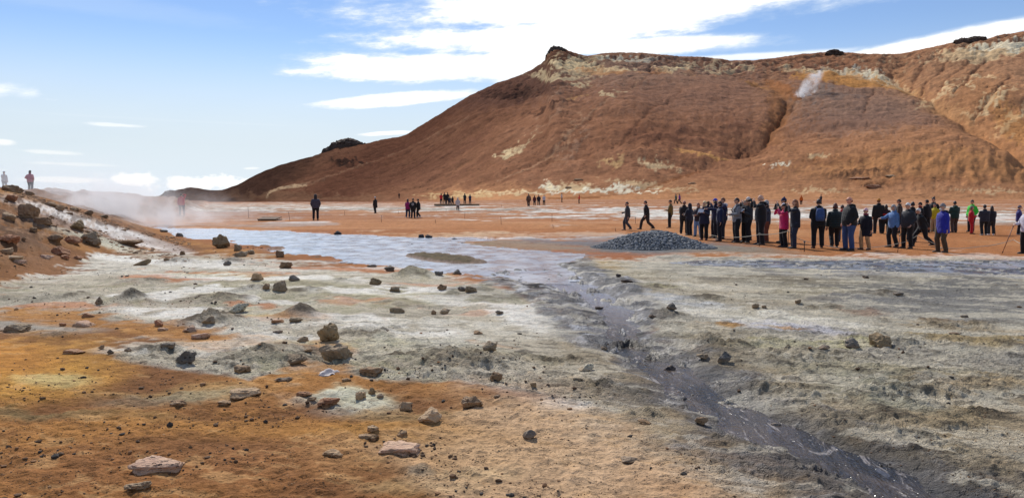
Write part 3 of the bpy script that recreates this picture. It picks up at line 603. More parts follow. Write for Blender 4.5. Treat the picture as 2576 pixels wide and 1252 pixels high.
# ------------------------------------------------------------------ water
def water_material(name, c0, c1, rough, wave, wscale, stretch, up=None, rot=0.):
    m, t, b, o = new_mat(name)
    co = t.node('ShaderNodeTexCoord').outputs['Object']
    mp = t.node('ShaderNodeMapping'); t.l.new(co, mp.inputs[0]); mp.inputs['Scale'].default_value = stretch; mp.inputs['Rotation'].default_value = (0, 0, rot); v = mp.outputs[0]
    n = t.noise(v, .9, 5, .6, dist=.6); c = t.mix(t.ss(n, .38, .62), c0+(1,), c1+(1,))
    c = t.mix(t.m('MULTIPLY', t.ss(t.noise(v, 3.5, 5, .65), .60, .66), .55), c, lin(96,98,108)+(1,))
    if rot: c = t.mix(t.m('MULTIPLY', t.ss(t.noise(v, 2.6, 6, .7, dist=1.2), .56, .64), .6), c, lin(172,162,154)+(1,))
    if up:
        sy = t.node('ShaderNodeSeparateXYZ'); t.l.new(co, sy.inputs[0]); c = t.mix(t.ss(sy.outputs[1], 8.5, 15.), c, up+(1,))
    t.l.new(c, b.inputs['Base Color']); t.put(b, 'Roughness', t.ss(t.noise(v, 1.7, 3), .35, .65, rough, rough+.16)); b.inputs['IOR'].default_value = 1.33
    if rot: b.inputs['Specular IOR Level'].default_value = .28
    w = t.m('ADD', t.noise(v, wscale, 3, .55), t.m('MULTIPLY', t.noise(v, wscale*3.3, 2, .5), .4))
    t.l.new(t.bump(w, wave, .03), b.inputs['Normal'])
    return m
def sheet(name, poly, level, margin, step, mat, label=None):
    xs = [p[0] for p in poly]; ys = [p[1] for p in poly]
    X, Y = np.meshgrid(np.arange(min(xs)-margin-step, max(xs)+margin+step, step), np.arange(min(ys)-margin-step, max(ys)+margin+step, step))
    sd = poly_sd(X, Y, poly)
    return tag(link(name, grid_mesh(name, X, Y, level+0*X, keep=sd > -margin), mat), kind='structure')
sheet('pond', POND, LEVEL_P, .45, .25, water_material('milky_water', lin(158,166,178), lin(186,190,196), .10, .6, 5.0, (1, .55, 1)))
sheet('mud_pool', MUD, LEVEL_M, .25, .2, water_material('mud_water', lin(50,52,56), lin(150,152,156), .2, .4, 4.0, (1, .6, 1)))
def stream():
    n = 160; ti = np.linspace(0, len(SLw)-1, n)
    L = np.stack([np.interp(ti, range(len(SLw)), [p[i] for p in SLw]) for i in (0, 1)], -1); R = np.stack([np.interp(ti, range(len(SRw)), [p[i] for p in SRw]) for i in (0, 1)], -1)
    W_ = np.linalg.norm(R-L, axis=1)[:, None]; s = np.linspace(0, 1, 18)[None]; s = -.55/W_ + s*(1+1.1/W_)
    Pt = L[:, None]*(1-s[..., None]) + R[:, None]*s[..., None]
    Zz = np.interp(Pt[..., 1], [0, 5, 9, 14, 17], [-.085, -.08, -.065, -.048, -.045])
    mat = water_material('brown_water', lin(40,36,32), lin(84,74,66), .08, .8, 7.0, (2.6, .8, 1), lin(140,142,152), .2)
    return tag(link('stream', grid_mesh('stream', Pt[..., 0], Pt[..., 1], Zz), mat), kind='structure')
stream()

bpy.context.view_layer.update()
def hit(px, py, objs=None, z=None):
    """where the sight line through (px, py) meets the land"""
    best = None
    for o in (objs or (ground, hill)):
        ok, loc, nor, idx = o.ray_cast(Vector((0, 0, CAMZ)), ray(px, py))
        if ok and (best is None or loc.y < best.y): best = loc.copy()
    if best is None: x, y = unproj(px, max(py, 512), 0); best = Vector((x, y, 0))
    return best
def floor_z(x, y):
    ok, loc, nor, idx = ground.ray_cast(Vector((x, y, 60)), Vector((0, 0, -1)))
    if ok: return loc.z
    ok, loc, nor, idx = hill.ray_cast(Vector((x, y, 300)), Vector((0, 0, -1)))
    return loc.z if ok else 0.0
# ------------------------------------------------------------------ rocks
def rock_material(name, pit=1.0):
    m, t, b, o = new_mat(name)
    co = t.node('ShaderNodeTexCoord').outputs['Object']
    oi = t.node('ShaderNodeObjectInfo')
    rnd = t.m('MULTIPLY', oi.outputs['Random'], 40.0)
    v = t.node('ShaderNodeVectorMath', operation='ADD'); t.l.new(co, v.inputs[0]); t.l.new(t.xyz(rnd, rnd, rnd), v.inputs[1]); v = v.outputs[0]
    n = t.noise(v, 9, 6, .65); n2 = t.noise(v, 38, 4, .6)
    c = t.mix(1.0, oi.outputs['Color'], t.m('MULTIPLY_ADD', t.m('SUBTRACT', n, .5), 1.3, 1.0), 'MULTIPLY')
    geo = t.node('ShaderNodeNewGeometry'); sp_ = t.node('ShaderNodeSeparateXYZ'); t.l.new(geo.outputs['Normal'], sp_.inputs[0])
    dust = t.m('MULTIPLY', t.ss(sp_.outputs[2], .35, .95), t.ss(n, .40, .62))
    c = t.mix(t.m('MULTIPLY', dust, .45), c, lin(186,160,128)+(1,))
    pits = t.m('MULTIPLY', t.ss(t.vor(v, 26), .34, .16), t.ss(t.noise(v, 4, 2), .42, .6))
    c = t.mix(t.m('MULTIPLY', pits, .6*pit), c, (.02, .016, .012, 1))
    lo = t.node('ShaderNodeSeparateXYZ'); t.l.new(co, lo.inputs[0]); c = t.mix(t.m('MULTIPLY', t.ss(t.m('MULTIPLY_ADD', n, .08, lo.outputs[2]), .10, .02), .7), c, lin(176,140,100)+(1,))   # soil splashed on the foot
    t.l.new(c, b.inputs['Base Color']); b.inputs['Roughness'].default_value = .93; b.inputs['Specular IOR Level'].default_value = .25
    h = t.m('ADD', t.m('MULTIPLY', n, 1.6), t.m('SUBTRACT', t.m('MULTIPLY', n2, .5), t.m('MULTIPLY', pits, 1.0*pit)))
    t.l.new(t.bump(h, .9, .035), b.inputs['Normal'])
    return m
M_ROCK = rock_material('weathered_rock')
_ICO = {}
def ico(sub):
    if sub not in _ICO:
        bm = bmesh.new(); bmesh.ops.create_icosphere(bm, subdivisions=sub, radius=1.0)
        bm.verts.ensure_lookup_table()
        _ICO[sub] = (np.array([v.co[:] for v in bm.verts]), np.array([[v.index for v in f.verts] for f in bm.faces])); bm.free()
    return _ICO[sub]
def noise3(v, f, seed):
    return (pn(v[:, 0]*f+seed, v[:, 1]*f, seed)+pn(v[:, 1]*f-seed, v[:, 2]*f, seed+3)+pn(v[:, 2]*f, v[:, 0]*f+seed*.5, seed+7))/2.2
def rock_verts(shape, seed, sub):
    """a broken stone: planes cut from a ball, then weathered; unit size, base at z = 0"""
    rg = np.random.default_rng(seed); V, F = ico(sub); N = V.copy()
    npl = {'slab': 9, 'block': 10, 'lump': 16, 'peak': 8, 'wedge': 8, 'clod': 18}[shape]
    P = rg.normal(size=(npl, 3)); P /= np.linalg.norm(P, axis=1)[:, None]
    d = rg.uniform(.50, .92, npl)
    ex = []
    if shape in ('block', 'slab'):
        for a in (0, 1, 2):
            for s in (-1, 1):
                q = np.zeros(3); q[a] = s; q += rg.normal(size=3)*.16; ex.append((q/np.linalg.norm(q), rg.uniform(.56, .72)))
    if shape == 'peak':
        for k in range(5):
            a = k*1.257+rg.uniform(-.4, .4); q = np.array([math.cos(a), math.sin(a), rg.uniform(.25, 1.1)]); ex.append((q/np.linalg.norm(q), rg.uniform(.40, .75)))
    if shape == 'wedge':
        a = rg.choice([-1, 1]); q = np.array([a*.75, -.2, .7]); ex.append((q/np.linalg.norm(q), .33)); q = np.array([-a*.3, -.7, .35]); ex.append((q/np.linalg.norm(q), .5))
    if ex: P = np.vstack([P, [e[0] for e in ex]]); d = np.concatenate([d, [e[1] for e in ex]])
    dot = N @ P.T
    r = np.min(np.where(dot > .05, d[None]/np.maximum(dot, .05), 9), axis=1); r = np.minimum(r, 1.15)
    r *= 1 + .26*noise3(N*1.0, 1.7, seed % 97) + .13*noise3(N, 4.1, seed % 89) + .07*noise3(N, 9., seed % 83) + .035*noise3(N, 19., seed % 79)
    if shape in ('lump', 'clod'): r *= 1 + .13*noise3(N, 3.7, seed % 71)
    V = N*r[:, None]
    V -= (V.max(0)+V.min(0))/2; V /= (V.max(0)-V.min(0)); V[:, 2] += .5
    return V, F
def mesh_from(name, V, F, smooth=True):
    me = bpy.data.meshes.new(name); me.vertices.add(len(V)); me.vertices.foreach_set('co', np.asarray(V, np.float32).ravel())
    k = F.shape[1]; me.loops.add(F.size); me.loops.foreach_set('vertex_index', F.ravel().astype(np.int32)); me.polygons.add(len(F))
    me.polygons.foreach_set('loop_start', (np.arange(len(F))*k).astype(np.int32)); me.polygons.foreach_set('loop_total', np.full(len(F), k, np.int32))
    me.polygons.foreach_set('use_smooth', np.full(len(F), smooth)); me.update(calc_edges=True); return me
TONE = {'br': (150,122,94), 'gb': (150,132,108), 'dg': (116,112,106), 'pk': (206,168,142), 'rd': (164,114,84), 'tn': (186,156,122), 'bk': (62,62,68), 'pa': (196,188,164), 'ol': (150,128,96), 'vk': (84,70,62)}
def rock(px, py, w, h, shape, tone, label, seed, name='rock', sink=.14, depth=.8, rot=None, objs=None, loc=None, sub=None, cat='rock', group=None):
    p = loc or hit(px, py, objs); d = p.y; k = d/FPX
    sa = max(0., (py-HORIZ)/FPX); W = w*k*.97; H = max(h-w*depth*sa*.7, h*.6)*k
    sub = sub or (5 if w*h > 1200 else 4)
    V, F = rock_verts(shape, seed, sub); V = V*np.array([W, W*depth, H*(1+sink)])
    V[:, 2] -= H*sink
    a = (rot if rot is not None else ((seed*37) % 40-20))*math.pi/180*.5
    o = link(name, mesh_from(name, V, F), M_ROCK)
    for po in o.data.polygons: po.use_smooth = False if shape in ('block', 'slab', 'wedge', 'peak') and False else True
    y = p.y + W*depth*.45
    o.location = (p.x*(y/p.y), y, (floor_z(p.x*(y/p.y), y)+p.z)/2 if objs is None else p.z); o.rotation_euler = (0, 0, a)
    c = lin(*TONE[tone]); j = 1+((seed*13) % 9-4)*.035
    o.color = (c[0]*j, c[1]*j, c[2]*j, 1)
    return tag(o, label, cat, group)

ROCKS = [ # px, py of the base, width, height, shape, tone, label
 (397,1196,138,46,'slab','pk','long pinkish slab lying flat in the ochre foreground'),
 (348,1236,68,32,'lump','gb','craggy grey brown stone just in front of the long pinkish slab'),
 (1008,1146,116,32,'slab','pk','pale pinkish pitted slab in the bottom middle foreground'),
 (1081,1066,66,46,'wedge','tn','pointed tan wedge of rock standing alone above the pale foreground slab'),
 (1188,1026,60,38,'lump','br','split lumpy brown rock right of the pointed tan wedge'),
 (1021,1034,38,28,'block','tn','small squarish tan block left of the pointed tan wedge'),
 (1332,1104,38,30,'peak','dg','dark pointed stone alone on bare tan soil near the bottom'),
 (938,1086,32,20,'block','tn','upper one of two small tan stones touching each other'),
 (928,1106,54,21,'block','br','lower and wider one of two small tan stones touching each other'),
 (1012,1098,32,21,'lump','br','knobbly brown stone just right of the two touching tan stones'),
 (840,1151,58,22,'clod','tn','flat pitted tan stone left of the pale foreground slab'),
 (618,1001,86,30,'slab','tn','broad tan slab with a straight front edge on ochre soil'),
 (448,1023,46,22,'lump','br','rounded brown stone left of the broad tan slab'),
 (566,1021,36,15,'block','br','small low brown stone below the broad tan slab'),
 (825,1027,58,31,'block','rd','reddish block at the left rim of the white patch'),
 (766,999,42,19,'lump','rd','dark reddish stone up and left of the reddish block'),
 (784,1009,24,13,'block','gb','tiny stone touching the dark reddish stone'),
 (907,1005,28,23,'block','tn','upright tan stone standing in the small white patch'),
 (936,992,20,20,'peak','ol','small olive stone at the upper rim of the white patch'),
 (956,1002,20,13,'lump','dg','small dark grey stone on the right half of the white patch'),
 (935,949,66,30,'block','br','brown flat topped block right of the white paper'),
 (843,913,92,58,'lump','gb','largest pitted grey brown boulder behind the white paper'),
 (826,859,58,52,'lump','ol','tall pointed mossy brown boulder behind the largest boulder'),
 (748,919,52,30,'lump','gb','lumpy grey brown rock left of the largest boulder'),
 (470,916,56,43,'lump','dg','round dark grey boulder alone on the pale crust'),
 (610,939,46,23,'lump','br','rounded brown rock right of the round dark grey boulder'),
 (422,876,38,17,'slab','dg','flat topped grey stone behind the round dark grey boulder'),
 (762,860,30,15,'wedge','gb','small wedge of stone left of the tall mossy boulder'),
 (776,886,26,12,'lump','br','small brown stone between the tall mossy boulder and the lumpy rock'),
 (712,959,44,14,'clod','dg','dark clods left of the white paper'),
 (872,959,26,11,'lump','br','small brown stone below the white paper'),
 (1233,882,40,30,'lump','gb','twin humped grey brown rock alone on the pale dome'),
 (1248,959,34,27,'block','br','tilted brown stone below the twin humped rock'),
 (1341,974,18,14,'block','gb','small grey stone right of the tilted brown stone'),
 (1250,1001,20,10,'lump','dg','small dark stone right of the split lumpy rock'),
 (190,891,52,15,'clod','rd','low reddish crumbling stone on yellow soil at the left'),
 (42,836,66,24,'slab','gb','flat grey brown stone at the left edge of the frame'),
 (212,822,56,18,'slab','pk','pale slab lying under the small red stone at the left'),
 (222,799,32,14,'lump','rd','small red stone sitting behind the pale slab at the left'),
 (158,820,18,10,'block','rd','tiny reddish stone between the flat grey stone and the pale slab'),
 (400,822,28,20,'lump','rd','reddish knob left of the pink wedges'),
 (410,832,26,10,'slab','pk','thin pinkish stone leaning on the reddish knob'),
 (478,836,42,20,'wedge','pk','pinkish wedge right of the reddish knob'),
 (504,853,50,19,'slab','pk','flat pinkish stone in front of the pinkish wedge'),
 (527,817,40,22,'wedge','gb','grey wedge behind the pinkish wedge'),
 (600,788,54,28,'wedge','pa','pale leaning wedge boulder on white crust'),
 (706,734,38,29,'block','gb','squat grey brown block on white crust left of centre'),
 (670,729,20,17,'lump','br','small round brown stone left of the squat block'),
 (645,706,32,22,'block','tn','tan block up and left of the squat block'),
 (741,707,30,17,'lump','dg','dark grey rounded stone right of the tan block'),
 (945,717,32,20,'peak','ol','small peaked stone on white crust in the middle distance'),
 (993,734,28,14,'block','gb','low block right of the small peaked stone'),
 (720,675,32,18,'lump','br','twin brown stones near the far edge of the crust'),
 (1112,730,26,17,'lump','br','brown rounded stone left of the dark stone cluster'),
 (1163,733,28,14,'lump','dg','left stone of the dark cluster beside the draining pond'),
 (1184,736,34,18,'block','gb','right and larger stone of the dark cluster beside the draining pond'),
 (1000,787,42,17,'block','gb','low grey brown block in the middle of the pale crust'),
 (1091,791,14,13,'lump','br','smaller of two neighbouring stones on the pale crust'),
 (1119,790,28,16,'lump','gb','larger of two neighbouring stones on the pale crust'),
 (1256,791,24,12,'lump','dg','flat dark stone on pale crust left of the stream head'),
 (1202,841,26,11,'peak','br','low brown point on a thin ochre patch'),
 (745,811,36,15,'block','gb','dark grey brown block in front of a crust hump'),
 (700,812,36,11,'slab','rd','flat reddish stone left of the dark block by the hump'),
 (697,838,26,9,'lump','dg','low grey stone on smooth pale crust'),
 (556,624,44,36,'lump','ol','tall squarish boulder at the near shore of the pond'),
 (598,631,20,18,'lump','gb','grey stone just right of the tall shore boulder'),
 (606,646,38,16,'lump','gb','low rounded stone below the tall shore boulder'),
 (630,640,20,13,'lump','gb','small stone right of the low rounded shore stone'),
 (704,647,24,18,'block','br','brown block at the water edge right of the shore boulders'),
 (572,668,22,14,'peak','dg','small dark peak of stone on the white strip'),
 (460,641,16,11,'lump','br','small brown stone on ochre left of the shore boulders'),
 (418,656,18,9,'peak','br','tiny brown point on ochre left of the white strip'),
 (360,668,42,18,'wedge','ol','olive wedge of stone in yellowish crust at the left'),
 (232,618,58,36,'lump','gb','large rounded boulder on the ochre slope at the left'),
 (196,581,44,28,'lump','ol','squarish boulder higher up beside the white streak of the slope'),
 (75,549,54,38,'lump','br','biggest boulder on the rocky bank at the far left'),
 (25,622,58,26,'lump','rd','broad reddish slab at the left edge of the ochre slope'),
 (22,553,42,20,'slab','tn','pale slab left of the biggest bank boulder'),
 (108,565,40,18,'slab','br','broken stone right under the biggest bank boulder'),
 (182,614,50,22,'wedge','rd','reddish wedge left of the large rounded boulder'),
 (140,611,36,20,'lump','br','brown lump left of the reddish wedge on the slope'),
 (152,644,50,26,'wedge','rd','red brown leaning stone in the middle of the ochre slope'),
 (325,619,76,16,'clod','br','long low crumbling ridge of stone at the slope foot'),
 (118,652,32,13,'slab','pk','pale flat stone low on the ochre slope'),
 (164,653,22,13,'block','rd','small red block below the red brown leaning stone'),
 (196,653,26,10,'wedge','rd','low red wedge right of the small red block'),
 (32,656,52,13,'slab','tn','thin pale slab at the left edge below the broad reddish slab'),
 (18,640,32,16,'slab','tn','stacked flat stone at the left edge above the thin pale slab'),
 (45,664,40,11,'slab','pk','lowest pale slab of the left edge group'),
 (28,508,32,18,'lump','rd','dark brown block just below the bank crest at the left edge'),
 (30,483,48,18,'clod','br','brown ledge stone on the bank crest at the left edge'),
 (75,492,24,12,'lump','br','smaller brown stone right of the crest ledge'),
 (132,521,40,12,'clod','br','flat brown stone on the upper bank'),
 (150,530,22,14,'lump','br','squat brown block in the upper bank'),
 (188,530,30,10,'clod','br','thin brown stone further down the bank crest'),
 (222,541,28,12,'wedge','br','low brown wedge on the bank crest above the white streak'),
 (262,548,20,8,'lump','gb','small stone at the lower end of the bank crest'),
 (60,605,14,9,'lump','br','tiny stone on bare ochre under the bank'),
 (85,583,22,12,'lump','br','small brown stone on the ochre slope under the biggest bank boulder'),
 (2218,874,56,40,'block','ol','big block with a crumbly brown top right of the stream'),
 (2143,875,38,27,'lump','dg','grey rock with a notched top left of the big block'),
 (2070,879,36,13,'wedge','dg','low dark wedge left of the notched grey rock'),
 (1822,911,38,32,'peak','dg','upright dark grey rock right of the stream'),
 (1768,906,34,17,'lump','gb','rounded stone left of the upright dark grey rock'),
 (1684,941,32,24,'peak','bk','blue black rock on the right bank of the stream'),
 (1690,779,26,19,'peak','dg','dark peaked stone on top of the greenish mud hump'),
 (1902,776,22,14,'lump','gb','small brown stone right of the greenish mud hump'),
 (1922,775,14,8,'lump','gb','tiny stone touching the small brown stone on the white flat'),
 (2007,764,18,12,'lump','gb','lone brown stone behind the white flat'),
 (1556,697,15,9,'lump','bk','small black stone near the yellowish patch'),
 (1578,711,32,10,'clod','bk','flat black clods right of the draining pond'),
 (2261,744,26,10,'block','dg','dark flat stone far out on the grey flat'),
 (2426,799,20,9,'block','dg','small dark stone on grey mud near the right edge'),
 (2399,840,28,5,'slab','dg','thin flat stone near the right edge'),
 (2178,700,18,8,'block','bk','small black stone beyond the grey flat near the mud pool'),
 (2028,704,14,6,'lump','bk','tiny black stone left of the small black stone near the mud pool'),
 (1622,1068,36,16,'wedge','br','brown wedge on tan soil left of the lower stream'),
 (1764,1070,36,26,'lump','br','brown rock on the left bank of the lower stream'),
 (1585,1166,50,17,'clod','dg','dark grey crumbling clod on tan soil at the bottom'),
 (1472,934,46,22,'wedge','pa','pale grey leaning slab left of the stream'),
 (1455,955,32,13,'slab','pa','pale yellowish flake below the pale grey slab'),
 (1950,1078,30,18,'lump','dg','dark lump on the right bank of the lower stream'),
 (1520,880,18,10,'lump','dg','dark stone at the stream bend'),
 (1508,780,24,11,'lump','bk','black stone in the braided channel'),
 (1640,800,22,10,'clod','bk','black clod beside the greenish mud hump'),
 (850,591,22,11,'peak','bk','black peak of stone at the far shore of the pond'),
 (1060,600,16,11,'block','bk','left one of two black stones at the far pond shore'),
 (1079,601,20,12,'lump','bk','right one of two black stones at the far pond shore'),
 (1143,604,18,6,'lump','bk','low black stone in shallow water near the far shore'),
 (1038,617,9,5,'lump','bk','tiny black stone poking out of the pond'),
 (452,595,20,10,'lump','dg','dark stone at the left end of the pond'),
 (412,584,20,7,'slab','dg','low dark stone at the steaming end of the pond'),
 (980,683,30,17,'lump','dg','grey hump of stone at the near pond shore'),
 (1150,690,26,14,'peak','dg','dark peaked stone at the near pond shore'),
 (1105,693,24,12,'lump','dg','dark rounded stone at the near pond shore'),
 (935,672,28,8,'clod','bk','black clods in the shallows of the near pond shore'),
 (1430,474,18,5,'block','br','small stone far out on the flat below the hill'),
 (320,885,20,12,'lump','dg','small grey stone on the pale dome at the left'),
 (256,878,16,12,'lump','br','small brown stone at the left end of the pale dome'),
 (278,890,20,14,'wedge','dg','small dark wedge on the left part of the pale dome'),
 (250,766,20,22,'peak','gb','upright pinnacle left of the crust hump'),
 (1195,872,0,0,'lump','br',''),
]
for i, (px, py, w, h, sh, tn, lb) in enumerate(ROCKS):
    if w: rock(px, py, w, h, sh, tn, lb, 100+i*7, sink=.34 if sh in ('slab', 'clod') else .22)

# crags and ledges on the hill
def crag(name, pts, base, dist, thick, tone, label, seed):
    """a jagged lava crag: an outline in the photograph at a real distance, given depth and broken faces"""
    xs = np.linspace(pts[0][0], pts[-1][0], 46); top = interp(xs, pts) + np.random.default_rng(seed).normal(size=46)*.9
    bs = interp(xs, base); nb = 14
    rg = np.random.default_rng(seed+1)
    V = []; rows = 0
    for k in range(nb+1):
        a = k/nb*math.pi                                        # front foot, over the top, back foot
        s = math.sin(a)**.45; c = -math.cos(a)
        for i, x in enumerate(xs):
            e = math.sin(math.pi*min(max((i+.6)/(len(xs)+.2), 0), 1))**.4
            d = dist + c*thick*e*(1+.25*pn(np.array([x*.06]), np.array([k*.7]), seed)[0])
            py = bs[i] + 3 + (top[i]-bs[i]-3)*s
            z = CAMZ + (HORIZ-py)/FPX*dist
            V.append(((x-CX)/FPX*dist + rg.normal()*dist*.0006, d + rg.normal()*.35, z + rg.normal()*.12))
    V = np.array(V); n = len(xs); q = []
    for k in range(nb):
        for i in range(n-1): q.append((k*n+i, k*n+i+1, (k+1)*n+i+1, (k+1)*n+i))
    me = mesh_from(name, V, np.array(q), False); o = link(name, me, M_ROCK); c = lin(*TONE[tone]); o.color = c+(1,)
    V0 = Vector(V.mean(0)); V0.z = V[:, 2].min(); me.transform(Matrix.Translation(-V0)); o.location = V0
    return tag(o, label, 'crag')
crag('lava_crag', [(813,384),(818,374),(832,370),(838,361),(850,357),(862,352),(876,349),(892,351),(903,356),(916,361),(928,364)], [(813,386),(850,378),(900,370),(928,366)], 548, 5, 'vk', 'black lava crag perched on the left shoulder of the hill', 5)
crag('lava_crag', [(2384,112),(2388,108),(2402,105),(2420,103),(2430,100),(2442,101),(2456,100),(2462,104)], [(2384,117),(2462,108)], 436, 4, 'vk', 'flat black lava crag on the skyline at the far right', 9)
crag('lava_crag', [(1372,150),(1378,134),(1384,126),(1392,123),(1404,124),(1412,127),(1424,134)], [(1372,152),(1400,140),(1424,138)], 464, 3.5, 'vk', 'dark jagged crag crowning the summit of the hill', 13)
crag('lava_crag', [(2066,139),(2074,135),(2084,131),(2092,133),(2100,136),(2110,139)], [(2066,142),(2110,142)], 470, 3, 'vk', 'small dark crag on the skyline above the steam plume', 17)
crag('lava_crag', [(409,492),(420,482),(432,478),(440,480),(452,482)], [(409,498),(452,490)], 800, 5, 'vk', 'dark crag at the low left end of the hill', 21)
for px, py, w, h, lb, sd in [(1455,455,28,6,'flat dark stone at the hill foot above the white band',3),(1742,463,26,5,'flat dark stone at the hill foot right of the rusty gully',4),(2195,474,40,10,'dark ledge on the orange slope behind the crowd',5),(2160,452,70,8,'long dark outcrop on the orange slope above the dark ledge',6),(2240,446,30,7,'small dark outcrop at the right end of the long outcrop',8)]:
    rock(px, py, w, h, 'clod', 'rd' if w > 30 else 'br', lb, 900+sd*5, name='rock_ledge', cat='rock', objs=(hill, ground), depth=.6)

# ------------------------------------------------------------------ gravel: nobody could count it
def gravel():
    V0, F0 = ico(1); rg = np.random.default_rng(77); Vs, Fs, Cs = [], [], []; n = 0; made = 0
    dg = ground
    for i in range(9000):
        u = rg.random()
        if u < .62: px, py = rg.uniform(-60, 1500), 790+470*rg.random()**.75
        elif u < .80: px, py = rg.uniform(-60, 700), rg.uniform(600, 800)
        else: px, py = rg.uniform(1200, 2640), rg.uniform(690, 1260)
        if 1380 < px < 2450 and abs(py-(1085+(px-1850)*.45)) < 70: continue
        if px > 1150 and py > 1000 and rg.random() < .72: continue
        ok, loc, nor, idx = dg.ray_cast(Vector((0, 0, CAMZ)), ray(px, py))
        if not ok: continue
        if pn(np.array([loc.x*1.3]), np.array([loc.y*1.3]), 5)[0] + .5*pn(np.array([loc.x*.4]), np.array([loc.y*.4]), 6)[0] < rg.uniform(-.25, .55): continue
        s = min(.0040*math.exp(rg.normal()*.68+.1), .022)*(1+max(0, loc.y-7)*.06)
        J = V0*(1+rg.uniform(-.28, .28, (len(V0), 1)))*s*np.array([rg.uniform(.9, 1.5), rg.uniform(.8, 1.2), rg.uniform(.5, .9)])
        a = rg.uniform(0, 6.28); R = np.array([[math.cos(a), -math.sin(a), 0], [math.sin(a), math.cos(a), 0], [0, 0, 1]])
        Vs.append(J @ R.T + np.array(loc) + np.array([0, 0, s*.25])); Fs.append(F0+n); n += len(V0)
        base = np.array(lin(96,70,46) if rg.random() < .6 else (lin(60,54,48) if rg.random() < .6 else lin(150,110,74)))*rg.uniform(.6, 1.2)
        Cs.append(np.repeat(base[None], len(V0), 0)); made += 1
    for i in range(1300):                                        # rubble of the rocky bank
        px = rg.uniform(-80, 480); top_ = float(np.interp(px, [-80, 0, 80, 200, 330, 480], [455, 462, 488, 530, 575, 604])); py = top_ + abs(rg.normal())*30 + 1
        ok, loc, nor, idx = dg.ray_cast(Vector((0, 0, CAMZ)), ray(px, py))
        if not ok or loc.y > 45 or (rg.random() < .85 and abs(py-(575+(px-270)*.306)) < 13): continue
        s = min(.028*math.exp(rg.normal()*.55), .11)
        J = V0*(1+rg.uniform(-.3, .3, (len(V0), 1)))*s*np.array([rg.uniform(.9, 1.7), rg.uniform(.8, 1.2), rg.uniform(.45, .8)])
        Vs.append(J + np.array(loc)); Fs.append(F0+n); n += len(V0); base = np.array(lin(150,116,84))*rg.uniform(.6, 1.25); Cs.append(np.repeat(base[None], len(V0), 0))
    for i in range(16000):                                      # grit close by
        px, py = rg.uniform(-80, 2660), 900+370*rg.random()**.8
        if 1560 < px and abs(py-(1085+(px-1850)*.42)) < 90: continue
        x, y = unproj(px, py, 0.0)
        if pn(np.array([x*2.1]), np.array([y*2.1]), 8)[0] < rg.uniform(-.35, .35): continue
        ok, loc, nor, idx = dg.ray_cast(Vector((0, 0, CAMZ)), ray(px, py))
        if not ok: continue
        s = .0022*math.exp(rg.normal()*.45); J = V0*(1+rg.uniform(-.3, .3, (len(V0), 1)))*s*np.array([rg.uniform(.9, 1.7), 1, rg.uniform(.6, .9)])
        Vs.append(J + np.array(loc)); Fs.append(F0+n); n += len(V0); base = np.array(lin(104,76,50) if rg.random() < .75 else lin(178,140,100))*rg.uniform(.5, 1.2); Cs.append(np.repeat(base[None], len(V0), 0))
    me = mesh_from('gravel', np.concatenate(Vs), np.concatenate(Fs), False); set_col(me, 'col', np.concatenate(Cs))
    m, t, b, o = new_mat('gravel_stone'); co = t.node('ShaderNodeTexCoord').outputs['Object']
    t.l.new(t.mix(1.0, t.attr('col', 'Color'), t.m('MULTIPLY_ADD', t.noise(co, 90, 3), .9, .5), 'MULTIPLY'), b.inputs['Base Color']); b.inputs['Roughness'].default_value = .95
    return tag(link('gravel', me, m), 'loose small stones scattered over the ochre soil', kind='stuff')
gravel()

